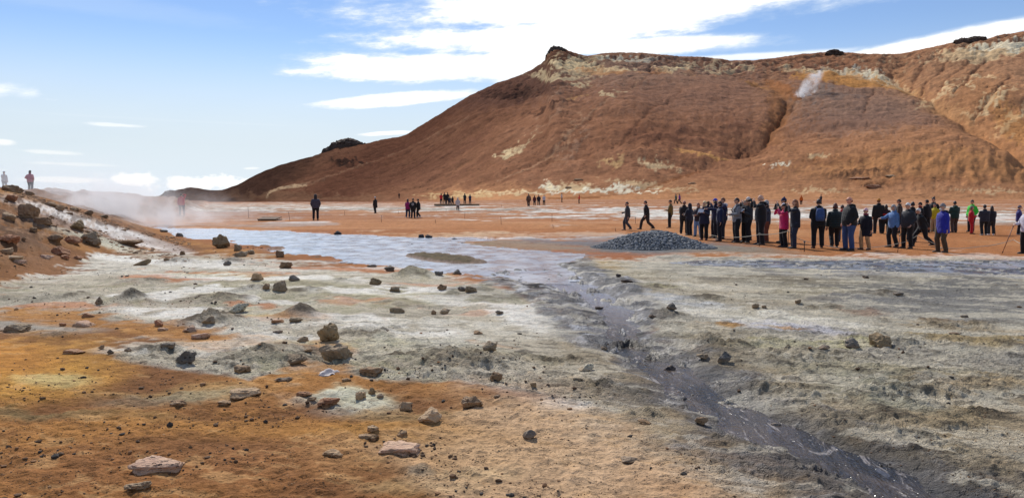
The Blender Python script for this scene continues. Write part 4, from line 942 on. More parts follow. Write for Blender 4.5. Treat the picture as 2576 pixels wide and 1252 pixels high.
# ------------------------------------------------------------------ the mound of grey stones
def stone_mound():
    p = hit(1652, 628); cx, cy = p.x, p.y + 1.25
    root = link('stone_mound', None); cx += .12; root.location = (cx, cy, 0)
    tag(root, 'low dome of piled grey stones beside the crowd', 'stone mound')
    RX, RY, HH = 2.3, 1.6, .52
    def hgt(x, y):
        r = np.sqrt((x/RX)**2+(y/RY)**2); return HH*np.clip(1-sst(r, .18, 1.06), 0, 1)*(1+.05*np.sin(x*3.1+1)+.04*np.sin(y*4.))
    X, Y = np.meshgrid(np.linspace(-3.0, 3.8, 120), np.linspace(-2.1, 2.1, 80))
    Z = hgt(X, Y)-.05 + .03*np.exp(-((X-1.6)/1.4)**2-(Y/1.2)**2) - .05*sst(np.hypot(X/2.6, Y/2.0), .8, 1.05) + .02*fbm(X*4, Y*4, 3, 5)
    m, t, b, o = new_mat('grey_mud'); co = t.node('ShaderNodeTexCoord').outputs['Object']; n = t.noise(co, 14, 6, .65)
    t.l.new(t.mix(n, lin(96,98,98)+(1,), lin(136,136,132)+(1,)), b.inputs['Base Color']); b.inputs['Roughness'].default_value = .9; t.l.new(t.bump(n, .8, .03), b.inputs['Normal'])
    base = link('mud_core', grid_mesh('mud_core', X, Y, Z, keep=np.hypot((X-.2)/3.2, Y/2.05) < 1.), m, root)
    ms, t, b, o = new_mat('grey_stone'); co = t.node('ShaderNodeTexCoord').outputs['Object']; oi = t.node('ShaderNodeObjectInfo')
    n = t.noise(co, 18, 5, .6); k = t.m('MULTIPLY_ADD', oi.outputs['Random'], .5, t.m('MULTIPLY_ADD', n, .5, .5))
    t.l.new(t.mix(1., lin(116,119,122)+(1,), k, 'MULTIPLY'), b.inputs['Base Color']); b.inputs['Roughness'].default_value = .85; t.l.new(t.bump(n, .7, .02), b.inputs['Normal'])
    shapes = []
    for i in range(8):
        V, F = rock_verts('lump' if i % 2 else 'block', 4000+i, 2); V = V - np.array([0, 0, .5]); shapes.append((V, F, mesh_from('stone', V, F)))
        shapes[-1][2].materials.append(ms)
    rg = np.random.default_rng(3); pts = []
    for i in range(14000):
        x, y = rg.uniform(-RX, RX), rg.uniform(-RY, RY); r = math.hypot(x/RX, y/RY)
        if r > .97: continue
        s = rg.uniform(.085, .17)*(1 if r < .7 else 1-.6*(r-.7)/.3)
        if all((x-a)**2+((y-c)*1.25)**2 > ((s+d)*.40)**2 for a, c, d in pts): pts.append((x, y, s))
    pts.sort(key=lambda q: q[1])
    rest_v, rest_f, n0, made = [], [], 0, 0
    for x, y, s in pts:
        V, F, me = shapes[rg.integers(8)]
        e = .02; z = float(hgt(np.array(x), np.array(y))); gx = float(hgt(np.array(x+e), np.array(y))-z)/e; gy = float(hgt(np.array(x), np.array(y+e))-z)/e
        q = Vector((0, 0, 1)).rotation_difference(Vector((-gx, -gy, 1)).normalized()) @ Quaternion((0, 0, 1), rg.uniform(0, 6.28))
        sc = (s*rg.uniform(.95, 1.3), s*rg.uniform(.75, 1.05), s*rg.uniform(.6, .95))
        loc = Vector((x, y, z-.012))
        if made < 300 and y < .9:
            o = bpy.data.objects.new('stone', me); COL.objects.link(o); o.parent = root; o.location = loc; o.rotation_mode = 'QUATERNION'; o.rotation_quaternion = q; o.scale = sc; made += 1
        else:
            M = np.array(q.to_matrix()) @ np.diag(sc); rest_v.append(V @ M.T + np.array(loc)); rest_f.append(F+n0); n0 += len(V)
    if rest_v:
        o = link('small_stones', mesh_from('small_stones', np.concatenate(rest_v), np.concatenate(rest_f)), ms, root); tag(o, kind='stuff')
    print('mound stones', len(pts), made)
stone_mound()

# ------------------------------------------------------------------ boxes, tubes and small built things
class MB:
    def __init__(s): s.v = []; s.f = []; s.m = []
    def add(s, vs, fs, mi=0):
        n = len(s.v); s.v += [tuple(q) for q in vs]; s.f += [tuple(i+n for i in f) for f in fs]; s.m += [mi]*len(fs)
    def box(s, c, d, rot=None, mi=0, bev=0.0):
        x, y, z = d[0]/2, d[1]/2, d[2]/2; P = [Vector((a*x, b_*y, c_*z)) for c_ in (-1, 1) for b_ in (-1, 1) for a in (-1, 1)]
        if rot is not None: P = [rot @ q for q in P]
        s.add([q+Vector(c) for q in P], [(0,2,3,1),(4,5,7,6),(0,1,5,4),(2,6,7,3),(0,4,6,2),(1,3,7,5)], mi)
    def rings(s, R, mi=0, cap=True):
        """loft through rings of equal length"""
        k = len(R[0]); vs = [q for r in R for q in r]; fs = []
        for i in range(len(R)-1):
            for j in range(k): fs.append((i*k+j, i*k+(j+1) % k, (i+1)*k+(j+1) % k, (i+1)*k+j))
        if cap: fs += [tuple(range(k-1, -1, -1)), tuple(range((len(R)-1)*k, len(R)*k))]
        s.add(vs, fs, mi)
    def tube(s, pts, rad, k=8, mi=0, up=(0, -1, 0)):
        pts = [Vector(p) for p in pts]; R = []
        for i, p in enumerate(pts):
            t = (pts[min(i+1, len(pts)-1)]-pts[max(i-1, 0)]).normalized(); u = Vector(up); a = u-t*u.dot(t)
            if a.length < 1e-3: a = Vector((1, 0, 0))-t*t.x
            a.normalize(); b = t.cross(a); r = rad[i] if isinstance(rad, list) else rad
            ra, rb = r if isinstance(r, (list, tuple)) else (r, r)
            R.append([p+a*(math.cos(j*2*math.pi/k)*ra)+b*(math.sin(j*2*math.pi/k)*rb) for j in range(k)])
        s.rings(R, mi)
    def ball(s, c, r, k=10, n=7, mi=0, fn=None):
        R = []
        for i in range(n+1):
            a = math.pi*(.04+.92*i/n); z = -math.cos(a); q = math.sin(a); ring = []
            for j in range(k):
                b = j*2*math.pi/k; v = Vector((q*math.cos(b)*r[0], q*math.sin(b)*r[1], z*r[2]))
                if fn: v = fn(v)
                ring.append(Vector(c)+v)
            R.append(ring)
        s.rings(R, mi)
    def mesh(s, name, mats=(), smooth=True):
        me = bpy.data.meshes.new(name); me.from_pydata(s.v, [], s.f); me.polygons.foreach_set('material_index', s.m); me.polygons.foreach_set('use_smooth', [smooth]*len(s.f))
        for m_ in mats: me.materials.append(m_)
        me.update(); return me
_MC = {}
def plain_mat(name, rgb, rough=.8, bump=.0, scale=40., var=.5, metal=0.):
    key = (name, rgb)
    if key in _MC: return _MC[key]
    m, t, b, o = new_mat(name); co = t.node('ShaderNodeTexCoord').outputs['Object']; n = t.noise(co, scale, 4, .6)
    t.l.new(t.mix(1., lin(*rgb)+(1,), t.m('MULTIPLY_ADD', t.m('SUBTRACT', n, .5), var, 1.), 'MULTIPLY'), b.inputs['Base Color']); b.inputs['Roughness'].default_value = rough; b.inputs['Metallic'].default_value = metal
    if bump: t.l.new(t.bump(n, bump, .01), b.inputs['Normal'])
    _MC[key] = m; return m
M_WOOD = plain_mat('grey_wood', (122,100,76), .85, .5, 12); M_POST = plain_mat('dark_stake', (58,40,30), .8, .3); M_ROPE = plain_mat('pale_rope', (176,174,160), .9, .3); M_IRON = plain_mat('rusty_iron', (70,52,42), .7, .3)

def paper():
    p = hit(822, 944); k = p.y/FPX; rg = np.random.default_rng(8)
    n = 20; X, Y = np.meshgrid(np.linspace(-.5, .5, n), np.linspace(-.5, .5, n))
    Z = .16*np.abs(pn(X*2.3+3, Y*2.3, 3)) + .26*np.exp(-((X+.02)/.2)**2-((Y-.1)/.3)**2) + .09*ridged(X*2.2, Y*2.2, 2, 9)*.6 + .05
    X2 = X*(1+.25*Y+.15*np.sin(Y*7)); Y2 = Y*(1-.3*X*X)+.12*np.sin(X*6)*.5
    r = np.maximum(np.abs(X), np.abs(Y)); Z = np.maximum(Z*sst(r, .56, .28), .012)
    keep = (np.abs(X)+np.abs(Y)*.8 + .12*pn(X*4, Y*4, 5) < .66)
    me = grid_mesh('paper', X2*54*k, Y2*50*k, Z*46*k, keep)
    m, t, b, o = new_mat('tissue'); co = t.node('ShaderNodeTexCoord').outputs['Object']; b.inputs['Roughness'].default_value = .8
    t.l.new(t.mix(t.noise(co, 9, 3), lin(226,214,204)+(1,), lin(240,232,224)+(1,)), b.inputs['Base Color']); b.inputs['Subsurface Weight'].default_value = .0
    tr = t.node('ShaderNodeBsdfTranslucent'); tr.inputs[0].default_value = lin(236,220,208)+(1,); mx = t.node('ShaderNodeMixShader'); mx.inputs[0].default_value = .3; t.l.new(b.outputs[0], mx.inputs[1]); t.l.new(tr.outputs[0], mx.inputs[2]); t.l.new(mx.outputs[0], o.inputs[0])
    ob = link('paper', me, m); sol = ob.modifiers.new('thick', 'SOLIDIFY'); sol.thickness = .0012
    ob.location = (p.x, p.y+.06, p.z); ob.rotation_euler = (0, 0, -.2)
    tag(ob, 'crumpled white paper lying in front of the largest boulder', 'paper')
paper()

def stake(px, py0, py1, lean=0., label=None, mat=None, r=.014, tip=False, name='stake'):
    p = hit(px, py1); H = (py1-py0)*p.y/FPX; root = link(name, None); root.location = p
    b = MB(); top = Vector((lean*H, 0, H)); b.tube([(0, 0, -.1), top*.5, top], [r, r*.95, r*.85], 6); link('rod', b.mesh('rod', [mat or M_POST]), None, root)
    e = MB(); e.tube([top*.95+Vector((0, 0, -.005)), top*1.0, top*1.012], [r*1.7, r*1.7, r*.8], 6); link('cap', e.mesh('cap', [M_IRON]), None, root)
    if tip:
        f = MB(); f.tube([top*.80, top*.87, top*.95, top*1.02], [(.003, .012), (.006, .042), (.006, .046), (.002, .006)], 6, up=(0, -1, 0)); link('marker', f.mesh('marker', [M_ROPE]), None, root)
    return tag(root, label, 'stake')
C2 = lambda x, y: (575+x*.24802, 408.9+y*.24802)
C3 = lambda x, y: (1086.1+x*.24802, 447.2+y*.24802)
C4 = lambda x, y: (1533.4+x*.19848, 472.8+y*.19848)
C5 = lambda x, y: (1980.6+x*.23115, 460+y*.23115)
C1 = lambda x, y: (x*.24802, 408.9+y*.24802)
for f, x, y0, y1, ln, lb in [(C2,205,452,560,-.05,'tall thin stake left of the wooden hatch'),(C2,622,503,585,-.16,'leaning thin stake right of the wooden hatch'),(C2,912,500,556,0,'thin stake just behind the grey hooded person'),(C2,1180,490,536,-.1,'small stake between the grey hooded person and the white hatted person'),(C2,1550,535,606,0,'stake in front of the person in a white hat'),
        (C2,1720,490,522,.1,'short stake left of the three walkers'),(C2,1798,500,545,0,'stake beside the person in magenta'),(C2,2102,578,613,-.15,'short leaning stake near the pond right of the three walkers'),(C2,2395,505,571,.04,'stake on the flat below the platform'),(C2,2207,468,490,0,'tiny stake on the flat left of the person in a pale coat'),
        (C3,705,392,474,-.05,'tall stake in the middle of the orange flat'),(C3,1220,367,446,0,'tall stake by the pale crust in the middle of the flat'),(C3,1233,475,508,-.15,'short stake in front of the stake by the pale crust'),(C3,1865,510,541,-.06,'short stake at the feet of the first striding man'),
        (C3,708,268,300,0,'tiny stake left of the group of four'),(C5,2265,490,566,-.12,'rusty leaning stake at the right behind the crowd')]:
    q0, q1 = f(x, y0), f(x, y1); stake(q1[0], q0[1], q1[1], ln, lb)
for f, x, y0, y1, lb in [(C4,328,370,450,'stake with a pale marker behind the two striding men'),(C4,2468,672,806,'stake with a pale marker in front of the crowd right of the rope')]:
    q0, q1 = f(x, y0), f(x, y1); stake(q1[0], q0[1], q1[1], 0, lb, tip=True)

def rope_fence():
    posts = [(C4(1200, 575), C4(1200, 640), 'short rope pin at the foot of the mound'), (C4(1897, 588), C4(1897, 740), 'rope pin in front of the tall bald photographer'), (C4(2258, 545), C4(2262, 770), 'tall rope pin beside the woman in pink')]
    tops = []
    for a, b_, lb in posts:
        p = hit(b_[0], b_[1]); H = (b_[1]-a[1])*p.y/FPX; root = link('rope_pin', None); root.location = p
        q = MB(); q.tube([(0, 0, -.1), (0, 0, H*.5), (0, 0, H)], .011, 6); link('rod', q.mesh('rod', [M_IRON]), None, root)
        q = MB(); q.tube([(math.cos(i*.7)*.035, 0, H+.02+math.sin(i*.7)*.035) for i in range(10)], .008, 5, up=(0, 1, 0)); link('eye', q.mesh('eye', [M_ROPE]), None, root)
        tag(root, lb, 'rope pin'); tops.append(Vector((p.x, p.y, p.z+H)))
    p0 = hit(*C4(1090, 640)); p0 = Vector((p0.x, p0.y, p0.z+.42)); pl = hit(*C5(125, 700)); pl = Vector((pl.x, pl.y, pl.z+.30))
    chain = [p0]+tops+[pl]
    for f, x, y, z in [(C5,290,668,.12),(C5,640,712,.06),(C5,1120,640,.22),(C5,1222,590,.45),(C5,1420,660,.12),(C5,1680,712,.06),(C5,2100,700,.10),(C5,2420,640,.30),(C5,2640,700,.16)]:
        p = hit(*f(x, y+z*220)); chain.append(Vector((p.x, min(max(p.y, 24.3), 26.5), p.z+z)))
    pts = []
    for i in range(len(chain)-1):
        a, c = chain[i], chain[i+1]; sag = min(.14, (c-a).length*.03)
        for j in range(10):
            u = j/10; q = a.lerp(c, u); q.z -= sag*4*u*(1-u); pts.append(q)
    pts.append(chain[-1]); o0 = pts[0].copy(); b = MB(); b.tube([q-o0 for q in pts], .010, 6, up=(0, 0, 1))
    o = link('rope', b.mesh('rope', [M_ROPE]), None); o.location = o0; tag(o, 'thin pale rope strung on pins in front of the crowd', 'rope')
rope_fence()

def platform():
    p0 = hit(*C2(2100, 440)); p1 = hit(*C2(2535, 440)); d = (p0.y+p1.y)/2; w = abs(p1.x-p0.x); cx = (p0.x+p1.x)/2; z = (p0.z+p1.z)/2
    root = link('viewing_platform', None); root.location = (cx, d, z); tag(root, 'low dark wooden viewing platform with a row of people on it', 'platform')
    b = MB(); n = 40; me = None; mb = MB(); mb.box((0, 0, 0), (w/n*.93, 4.2, .05)); me = mb.mesh('plank', [M_WOOD], False)
    for i in range(n):
        o = bpy.data.objects.new('plank', me); COL.objects.link(o); o.parent = root; o.location = (-w/2+(i+.5)*w/n, 2.1, .26+random.uniform(-.006, .006))
    q = MB(); q.box((0, .06, .12), (w, .1, .22)); link('edge_beam', q.mesh('edge_beam', [M_WOOD], False), None, root)
    for i in range(5):
        q = MB(); q.box((-w/2+.3+i*(w-.6)/4, 2.0, .11), (.14, 3.7, .22)); link('joist', q.mesh('joist', [M_WOOD], False), None, root)
    return cx, d, z+.285
PLAT = platform()
def hatch():
    p = hit(*C2(385, 590)); k = p.y/FPX; root = link('wooden_hatch', None); root.location = p; tag(root, 'low wooden hatch set in the orange soil by the pond', 'hatch')
    W = 46*k
    for i in range(3):
        q = MB(); q.box((0, .2+i*.55,   .12+.05*i+random.uniform(0, .02)), (W, .5, .07), Matrix.Rotation(.06, 3, 'X')); link('plank', q.mesh('plank', [M_WOOD], False), None, root)
    for s in (-1, 1):
        q = MB(); q.box((s*W*.44, .9, .03), (.16, 1.6, .14)); link('side_beam', q.mesh('side_beam', [M_WOOD], False), None, root)
    q = MB(); q.box((0, .14, .07), (W*.9, .1, .12)); link('sill', q.mesh('sill', [M_WOOD], False), None, root)
hatch()
# ------------------------------------------------------------------ people
def cloth(rgb, quilt=False, denim=False):
    key = ('cloth', rgb, quilt)
    if key in _MC: return _MC[key]
    m, t, b, o = new_mat('quilted_cloth' if quilt else 'cloth'); co = t.node('ShaderNodeTexCoord').outputs['Object']
    n = t.noise(co, 7, 5, .6); f = t.noise(co, 60, 3, .6)
    rgb2 = tuple(max(c*(.80 if max(rgb) < 110 else .96), 14) for c in rgb)
    t.l.new(t.mix(1., lin(*rgb2)+(1,), t.m('MULTIPLY_ADD', t.m('SUBTRACT', n, .5), .9, t.m('MULTIPLY_ADD', f, .3, .85)), 'MULTIPLY'), b.inputs['Base Color'])
    b.inputs['Roughness'].default_value = .78; b.inputs['Specular IOR Level'].default_value = .3; b.inputs['Sheen Weight'].default_value = .15
    h = t.m('MULTIPLY', n, 1.2)
    if quilt:
        w = t.node('ShaderNodeTexWave'); w.bands_direction = 'Z'; t.l.new(co, w.inputs[0]); w.inputs['Scale'].default_value = 4.2; w.inputs['Distortion'].default_value = .6; h = t.m('ADD', h, t.m('MULTIPLY', w.outputs[1], 1.5))
    t.l.new(t.bump(h, .8, .035), b.inputs['Normal']); _MC[key] = m; return m
def skin_mat(rgb): return plain_mat('skin', rgb, .55, .1, 25, .2)
M_EYE = plain_mat('eye', (30,24,22), .3); M_LIP = plain_mat('lips', (150,84,76), .5)
def hair_mat(rgb): return plain_mat('hair', rgb, .6, .6, 45, .9)
M_BLACK = plain_mat('black_plastic', (26,26,28), .35); M_SCREEN = plain_mat('white_case', (222,224,226), .4); M_SOLE = plain_mat('sole', (60,56,50), .8)
PEND = []   # meshes whose lofted pieces are fused into one surface further down

def ring(c, rx, ry, k=12, sq=2.4, yaw=0.):
    R = []
    for j in range(k):
        a = j*2*math.pi/k; ca, sa = math.cos(a), math.sin(a); x = rx*math.copysign(abs(ca)**(2/sq), ca); y = ry*math.copysign(abs(sa)**(2/sq), sa)
        R.append(Vector((c[0]+x*math.cos(yaw)-y*math.sin(yaw), c[1]+x*math.sin(yaw)+y*math.cos(yaw), c[2])))
    return R
def ik(a, b, l1, l2, pole):
    a, b = Vector(a), Vector(b); d = b-a; L = min(d.length, (l1+l2)*.999); u = d.normalized(); x = (l1*l1-l2*l2+L*L)/(2*L); h = math.sqrt(max(l1*l1-x*x, 0))
    p = Vector(pole); p = p-u*p.dot(u); p.normalize(); return a+u*x+p*h, a+u*L
def hand(mb, w, d, out, curl=.5, s=1.0):
    """palm, four unequal fingers bent at the knuckles and a thumb leaving the side of the palm"""
    d = Vector(d).normalized(); out = Vector(out); out = (out-d*out.dot(d)).normalized(); nrm = d.cross(out)
    w = Vector(w); pe = w+d*.085*s
    mb.tube([w-d*.03*s, w, w+d*.04*s, pe], [(.026*s, .026*s), (.028*s, .024*s), (.016*s, .042*s), (.014*s, .040*s)], 8, up=nrm)
    for i, ln in enumerate((.066, .076, .072, .056)):
        o = out*((i-1.5)*.020*s); b = pe+o-d*.008*s
        d1 = (d*math.cos(curl*.6)+nrm*math.sin(curl*.6)); d2 = (d*math.cos(curl*1.5)+nrm*math.sin(curl*1.5))
        mb.tube([b, b+d1*ln*.5*s, b+d1*ln*.5*s+d2*ln*.5*s], [.0095*s, .009*s, .007*s], 5, up=out)
    b = w+d*.028*s-out*.034*s; d1 = (d*.75-out*.55+nrm*.25).normalized(); d2 = (d+nrm*.5).normalized()
    mb.tube([b, b+d1*.034*s, b+d1*.034*s+d2*.03*s], [.0125*s, .011*s, .008*s], 5, up=out)

POSES = {  # wrist targets in body space (the person faces -y), right hand is at -x
 'down':  ((-.285, .0, .80), (.285, .0, .80)), 'walk': ((-.28, -.16, .84), (.28, .17, .84)), 'photo': ((-.09, -.27, 1.53), (.09, -.27, 1.53)), 'front': ((-.09, -.30, 1.10), (.09, -.30, 1.12)),
 'tablet': ((-.11, -.34, 1.24), (.11, -.34, 1.24)), 'reach': ((-.12, -.56, 1.42), (.28, -.02, .82)), 'reachL': ((-.28, -.02, .82), (.12, -.56, 1.42)), 'pocket': ((-.235, -.10, .90), (.235, -.10, .90)), 'chest': ((-.07, -.27, 1.28), (.09, -.26, 1.24)), 'pointlow': ((-.14, -.50, 1.20), (.28, .02, .82)),
 'shade': ((-.10, -.15, 1.66), (.28, .0, .82)), 'back': ((-.10, .19, .92), (.10, .20, .93)), 'phone': ((-.16, -.30, 1.36), (.27, -.02, .82)), 'hold1': ((-.17, -.34, 1.08), (.28, -.02, .82)), 'hips': ((-.22, -.10, 1.04), (.22, -.10, 1.04))}

def person(px, feet, top, label, face=-90, jacket=(30,30,34), legs=(28,28,32), shoes=(44,34,28), hair=(50,36,28), style='short', pose='down', walk=0., skin=(196,148,122), wide=1.0, hem=.80, head=0., tilt=0., bag=None, hold=None, quilt=False, hood=None, glasses=False, scarf=None, belly=0., loc=None, legstyle=1.0, emblem=False, near=True, hat=None, beard=None, shift=0., group=None, lean=0., strap=None, zipc=None, stripe=None):
    p = loc or hit(px, feet); d = p.y; S_ = (feet-top)*d/FPX/1.76
    S_ = min(max(S_, .80), 1.16); wide = 1.14*wide**1.1
    root = link('person', None); root.location = (p.x, p.y+shift, p.z if not shift else floor_z(p.x, p.y+shift)); root.scale = (S_,)*3; root.rotation_euler = (0, 0, math.radians(face))
    tag(root, label, 'person', group)
    vox = .021 if (feet-top) > 75 else (.026 if feet-top > 45 else .034)
    rng = random.Random(int(px*7+feet))
    # --- skeleton
    st = walk
    zp = .93-abs(st)*.10
    footR = Vector((-.10*wide, -st*.36, .09)); footL = Vector((.10*wide, st*.40, .09+(.05 if st > .3 else 0)))
    if st == 0: footR += Vector((-rng.uniform(0, .03), rng.uniform(-.06, .05), 0)); footL += Vector((rng.uniform(0, .03), rng.uniform(-.06, .05), 0))
    hipR, hipL = Vector((-.095*wide, 0, zp)), Vector((.095*wide, 0, zp))
    kR, aR = ik(hipR, footR, .430, .415, (0, -1, .05)); kL, aL = ik(hipL, footL, .430, .415, (0, -1, .05))
    dz = zp-.93; ln = lean*.12+abs(st)*.05
    def T(x, y, z):                                    # torso leans forward a little with height
        return Vector((x, y-ln*max(0, (z-.93))/.5, z+dz))
    shx = .185*wide**.7
    shx *= .94; shR, shL = T(-shx, .0, 1.385), T(shx, .0, 1.385)
    wr, wl = POSES[pose]; wr = T(*wr); wl = T(*wl)
    if st and pose == 'down': wr.y += st*.18; wl.y -= st*.2
    eR, wR = ik(shR, wr, .295, .265, (-.6, .55, -.7)); eL, wL = ik(shL, wl, .295, .265, (.6, .55, -.7))
    hc = T(0, -.025, 1.635)
    # --- the body: one surface from head to foot, its head and hands added in detail
    core = MB()
    core.rings([ring(T(0, .0, z), rx*wide**.6, ry, 10) for z, rx, ry in [(.86, .13, .085), (.95, .145, .095), (1.06, .125, .085), (1.22, .14, .10), (1.36, .15, .095), (1.43, .12, .075), (1.46, .06, .055)]])
    core.tube([T(0, .01, 1.40), T(0, .0, 1.50), T(0, -.012, 1.58)], [.062, .054, .056], 10)
    for a, b_, c_ in ((shR, eR, wR), (shL, eL, wL)): core.tube([a, a.lerp(b_, .5), b_, b_.lerp(c_, .5), c_], [.048, .044, .038, .034, .026], 8)
    for a, b_, c_ in ((hipR, kR, aR), (hipL, kL, aL)): core.tube([a+Vector((0, 0, .03)), a.lerp(b_, .5), b_, b_.lerp(c_, .4), c_+Vector((0, 0, -.03))], [.078, .07, .052, .05, .036], 8)
    det = MB()
    yaw = math.radians(head); hr = Matrix.Rotation(yaw, 3, 'Z') @ Matrix.Rotation(math.radians(-tilt), 3, 'X')
    def hd(x, y, z): return hc + hr @ Vector((x, y, z))
    def shape(v):
        x, y, z = v
        if z < 0: k = 1-.28*(-z/.115)**1.6; x *= k; y = y*(1-.12*(-z/.115)) - .012*(-z/.115)
        if y > 0: y *= 1.08
        return hr @ Vector((x, y, z))
    det.ball(hc, (.076, .094, .115), 14, 11, 0, shape)
    R_ = lambda q: q
    nose = [[hd(-.010, -.088, .030), hd(.010, -.088, .030), hd(0, -.094, .034)], [hd(-.016, -.090, -.018), hd(.016, -.090, -.018), hd(0, -.116, -.012)], [hd(-.010, -.086, -.028), hd(.010, -.086, -.028), hd(0, -.098, -.030)]]
    det.rings(nose)
    for s in (-1, 1):
        det.ball(hd(s*.030, -.082, .018), (.013, .010, .008), 6, 4, 1); det.ball(hd(s*.030, -.084, .034), (.018, .008, .006), 6, 3, 0)
        det.ball(hd(s*.078, .006, .0), (.012, .022, .032), 6, 5, 0)
    det.ball(hd(0, -.086, -.052), (.024, .009, .007), 8, 3, 2); det.ball(hd(0, -.080, -.088), (.026, .018, .016), 7, 4, 0)
    hand(det, wR, (wR-eR), (-1, 0, .1), .7 if pose != 'down' else .4, 1.05); hand(det, wL, (wL-eL), (1, 0, .1), .7 if pose != 'down' else .4, 1.05)
    sk = skin_mat(skin)
    ob = link('body', core.mesh('body'), None, root); PEND.append((ob, .030, [sk, M_EYE, M_LIP], det))
    # --- jacket
    j = MB(); w = wide; fl = 1.0+.10*(hem < .75)
    prof = [(hem, .190*w*fl, .155+.02*belly), (hem+.06, .198*w*fl, .166+.03*belly), (.98, .194*w, .166+.055*belly), (1.10, .190*w, .162+.05*belly), (1.24, .204*w, .166+.02*belly), (1.34, .200*w**.8, .150), (1.405, .158*w**.7, .120), (1.45, .105, .088), (1.505, .075, .075)]
    prof = [q for i, q in enumerate(prof) if i < 2 or q[0] > hem+.08]
    j.rings([ring(T(0, (-.018*belly if .9 < z < 1.2 else 0), z), rx, ry, 16) for z, rx, ry in prof])
    sl = .074 if not quilt else .082
    for a, b_, c_ in ((shR, eR, wR), (shL, eL, wL)):
        v = (c_-b_).normalized(); j.tube([a+Vector((-a.x*.25, 0, .0)), a, a.lerp(b_, .5), b_, b_.lerp(c_, .55), c_-v*.005], [sl*.8, sl*.95, sl*1.0, sl*.93, sl*.84, sl*.70], 10)
    jm = cloth(jacket, quilt)
    ob = link('jacket', j.mesh('jacket'), None, root); PEND.append((ob, vox, [jm], None))
    if zipc:
        q = MB(); q.tube([T(0, -.178-.05*belly, z) for z in (hem+.05, 1.1, 1.3)]+[T(0, -.09, 1.46)], .008, 5, up=(1, 0, 0)); link('zip', q.mesh('zip', [plain_mat('zip', zipc, .5)]), None, root)
    # collar or hood lying on the shoulders
    q = MB(); q.tube([T(math.sin(a)*.082, .012+math.cos(a)*.078, 1.492+.016*math.cos(a)) for a in [i*math.pi*2/12-2.75 for i in range(12) if i*math.pi*2/12 < 5.6]], [(.030, .020)]*11 if False else .026, 6, up=(0, 0, 1)); link('collar', q.mesh('collar', [cloth(hood) if hood and style != 'hoodup' else jm]), None, root)
    if hood and style != 'hoodup':
        q = MB(); q.ball(T(0, .125, 1.44), (.11, .065, .085), 10, 7); link('hood', q.mesh('hood', [cloth(hood)]), None, root)
    # --- trousers
    tr = MB(); L = legstyle
    tr.rings([ring(T(0, .0, z) if z > .93 else Vector((0, 0, z+dz)), rx*w, ry, 14) for z, rx, ry in [(.80, .165, .128), (.88, .176, .140), (.97, .174, .138), (1.04, .165, .128)]])
    for a, b_, c_ in ((hipR, kR, aR), (hipL, kL, aL)):
        tr.tube([a+Vector((0, 0, .02)), a.lerp(b_, .35), a.lerp(b_, .7), b_, b_.lerp(c_, .45), c_+Vector((0, .0, -.02))], [.120*L*w**.6, .116*L*w**.5, .104*L, .092*L, .088*L, .082*L], 10)
    ob = link('trousers', tr.mesh('trousers'), None, root); PEND.append((ob, vox, [cloth(legs)], None))
    # --- shoes, each with its sole
    for a, b_, sgn in ((aR, kR, -1), (aL, kL, 1)):
        q = MB(); up_ = max(0, a.z-.09); R = []
        for y, wd, h0, h1 in [(.075, .030, .0, .070), (.05, .040, .0, .100), (.0, .042, .0, .110), (-.06, .044, .0, .078), (-.13, .046, .0, .058), (-.18, .036, .0, .044), (-.20, .018, .004, .030)]:
            c = Vector((a.x+sgn*(-y)*.12, a.y+y, up_)); R.append([c+Vector((wd*sx, 0, h0+(h1-h0)*sz)) for sx, sz in ((-1, .12), (-1, .6), (-.6, 1.), (.6, 1.), (1, .6), (1, .12), (.7, 0.05), (-.7, 0.05))])
        q.rings(R); sh = link('shoe', q.mesh('shoe', [plain_mat('leather', shoes, .6, .3)]), None, root)
        if near and feet-top > 75:
            q = MB(); q.rings([[Vector((v.x*1.0+(v.x-a.x)*.08, v.y, up_+(.012 if i in (0, 1, 2, 3, 4, 5) and False else .0))) for i, v in enumerate(r)][0:1]+[Vector((a.x+(r[5].x-a.x)*1.08, r[0].y, up_)), Vector((a.x+(r[5].x-a.x)*1.08, r[0].y, up_+.02)), Vector((a.x+(r[0].x-a.x)*1.08, r[0].y, up_+.02))] for r in R]); link('sole', q.mesh('sole', [M_SOLE]), None, sh)
    # --- hair and headgear
    hm = hair_mat(hair)
    def cap_shell(mat, name, grow=1.09, low=-.02, front=.035, dome=1.0, parent=root):
        q = MB()
        def fn(v):
            x, y, z = v.x*grow, v.y*grow*(1.06 if v.y > 0 else 1.0), v.z*grow*dome
            lim = front if y < -.03 else low
            lim = lim + (front-low)*max(0, min(1, (-.0-y)/.05)) * 0
            if z < lim: z = lim-(lim-z)*.06; x *= .93; y *= .93
            return hr @ Vector((x, y, z))
        q.ball(hc+hr @ Vector((0, .006, .004)), (.079, .097, .118), 14, 11, 0, fn); return link(name, q.mesh(name, [mat]), None, parent)
    if style in ('short', 'white'): cap_shell(hm, 'hair', 1.08, -.045, .045)
    if style == 'bald': 
        q = MB()
        for s in (-1, 1): q.ball(hd(s*.062, .045, -.015), (.024, .05, .035), 8, 5, 0)
        q.ball(hd(0, .085, -.03), (.055, .022, .035), 8, 5, 0); link('hair', q.mesh('hair', [hm]), None, root)
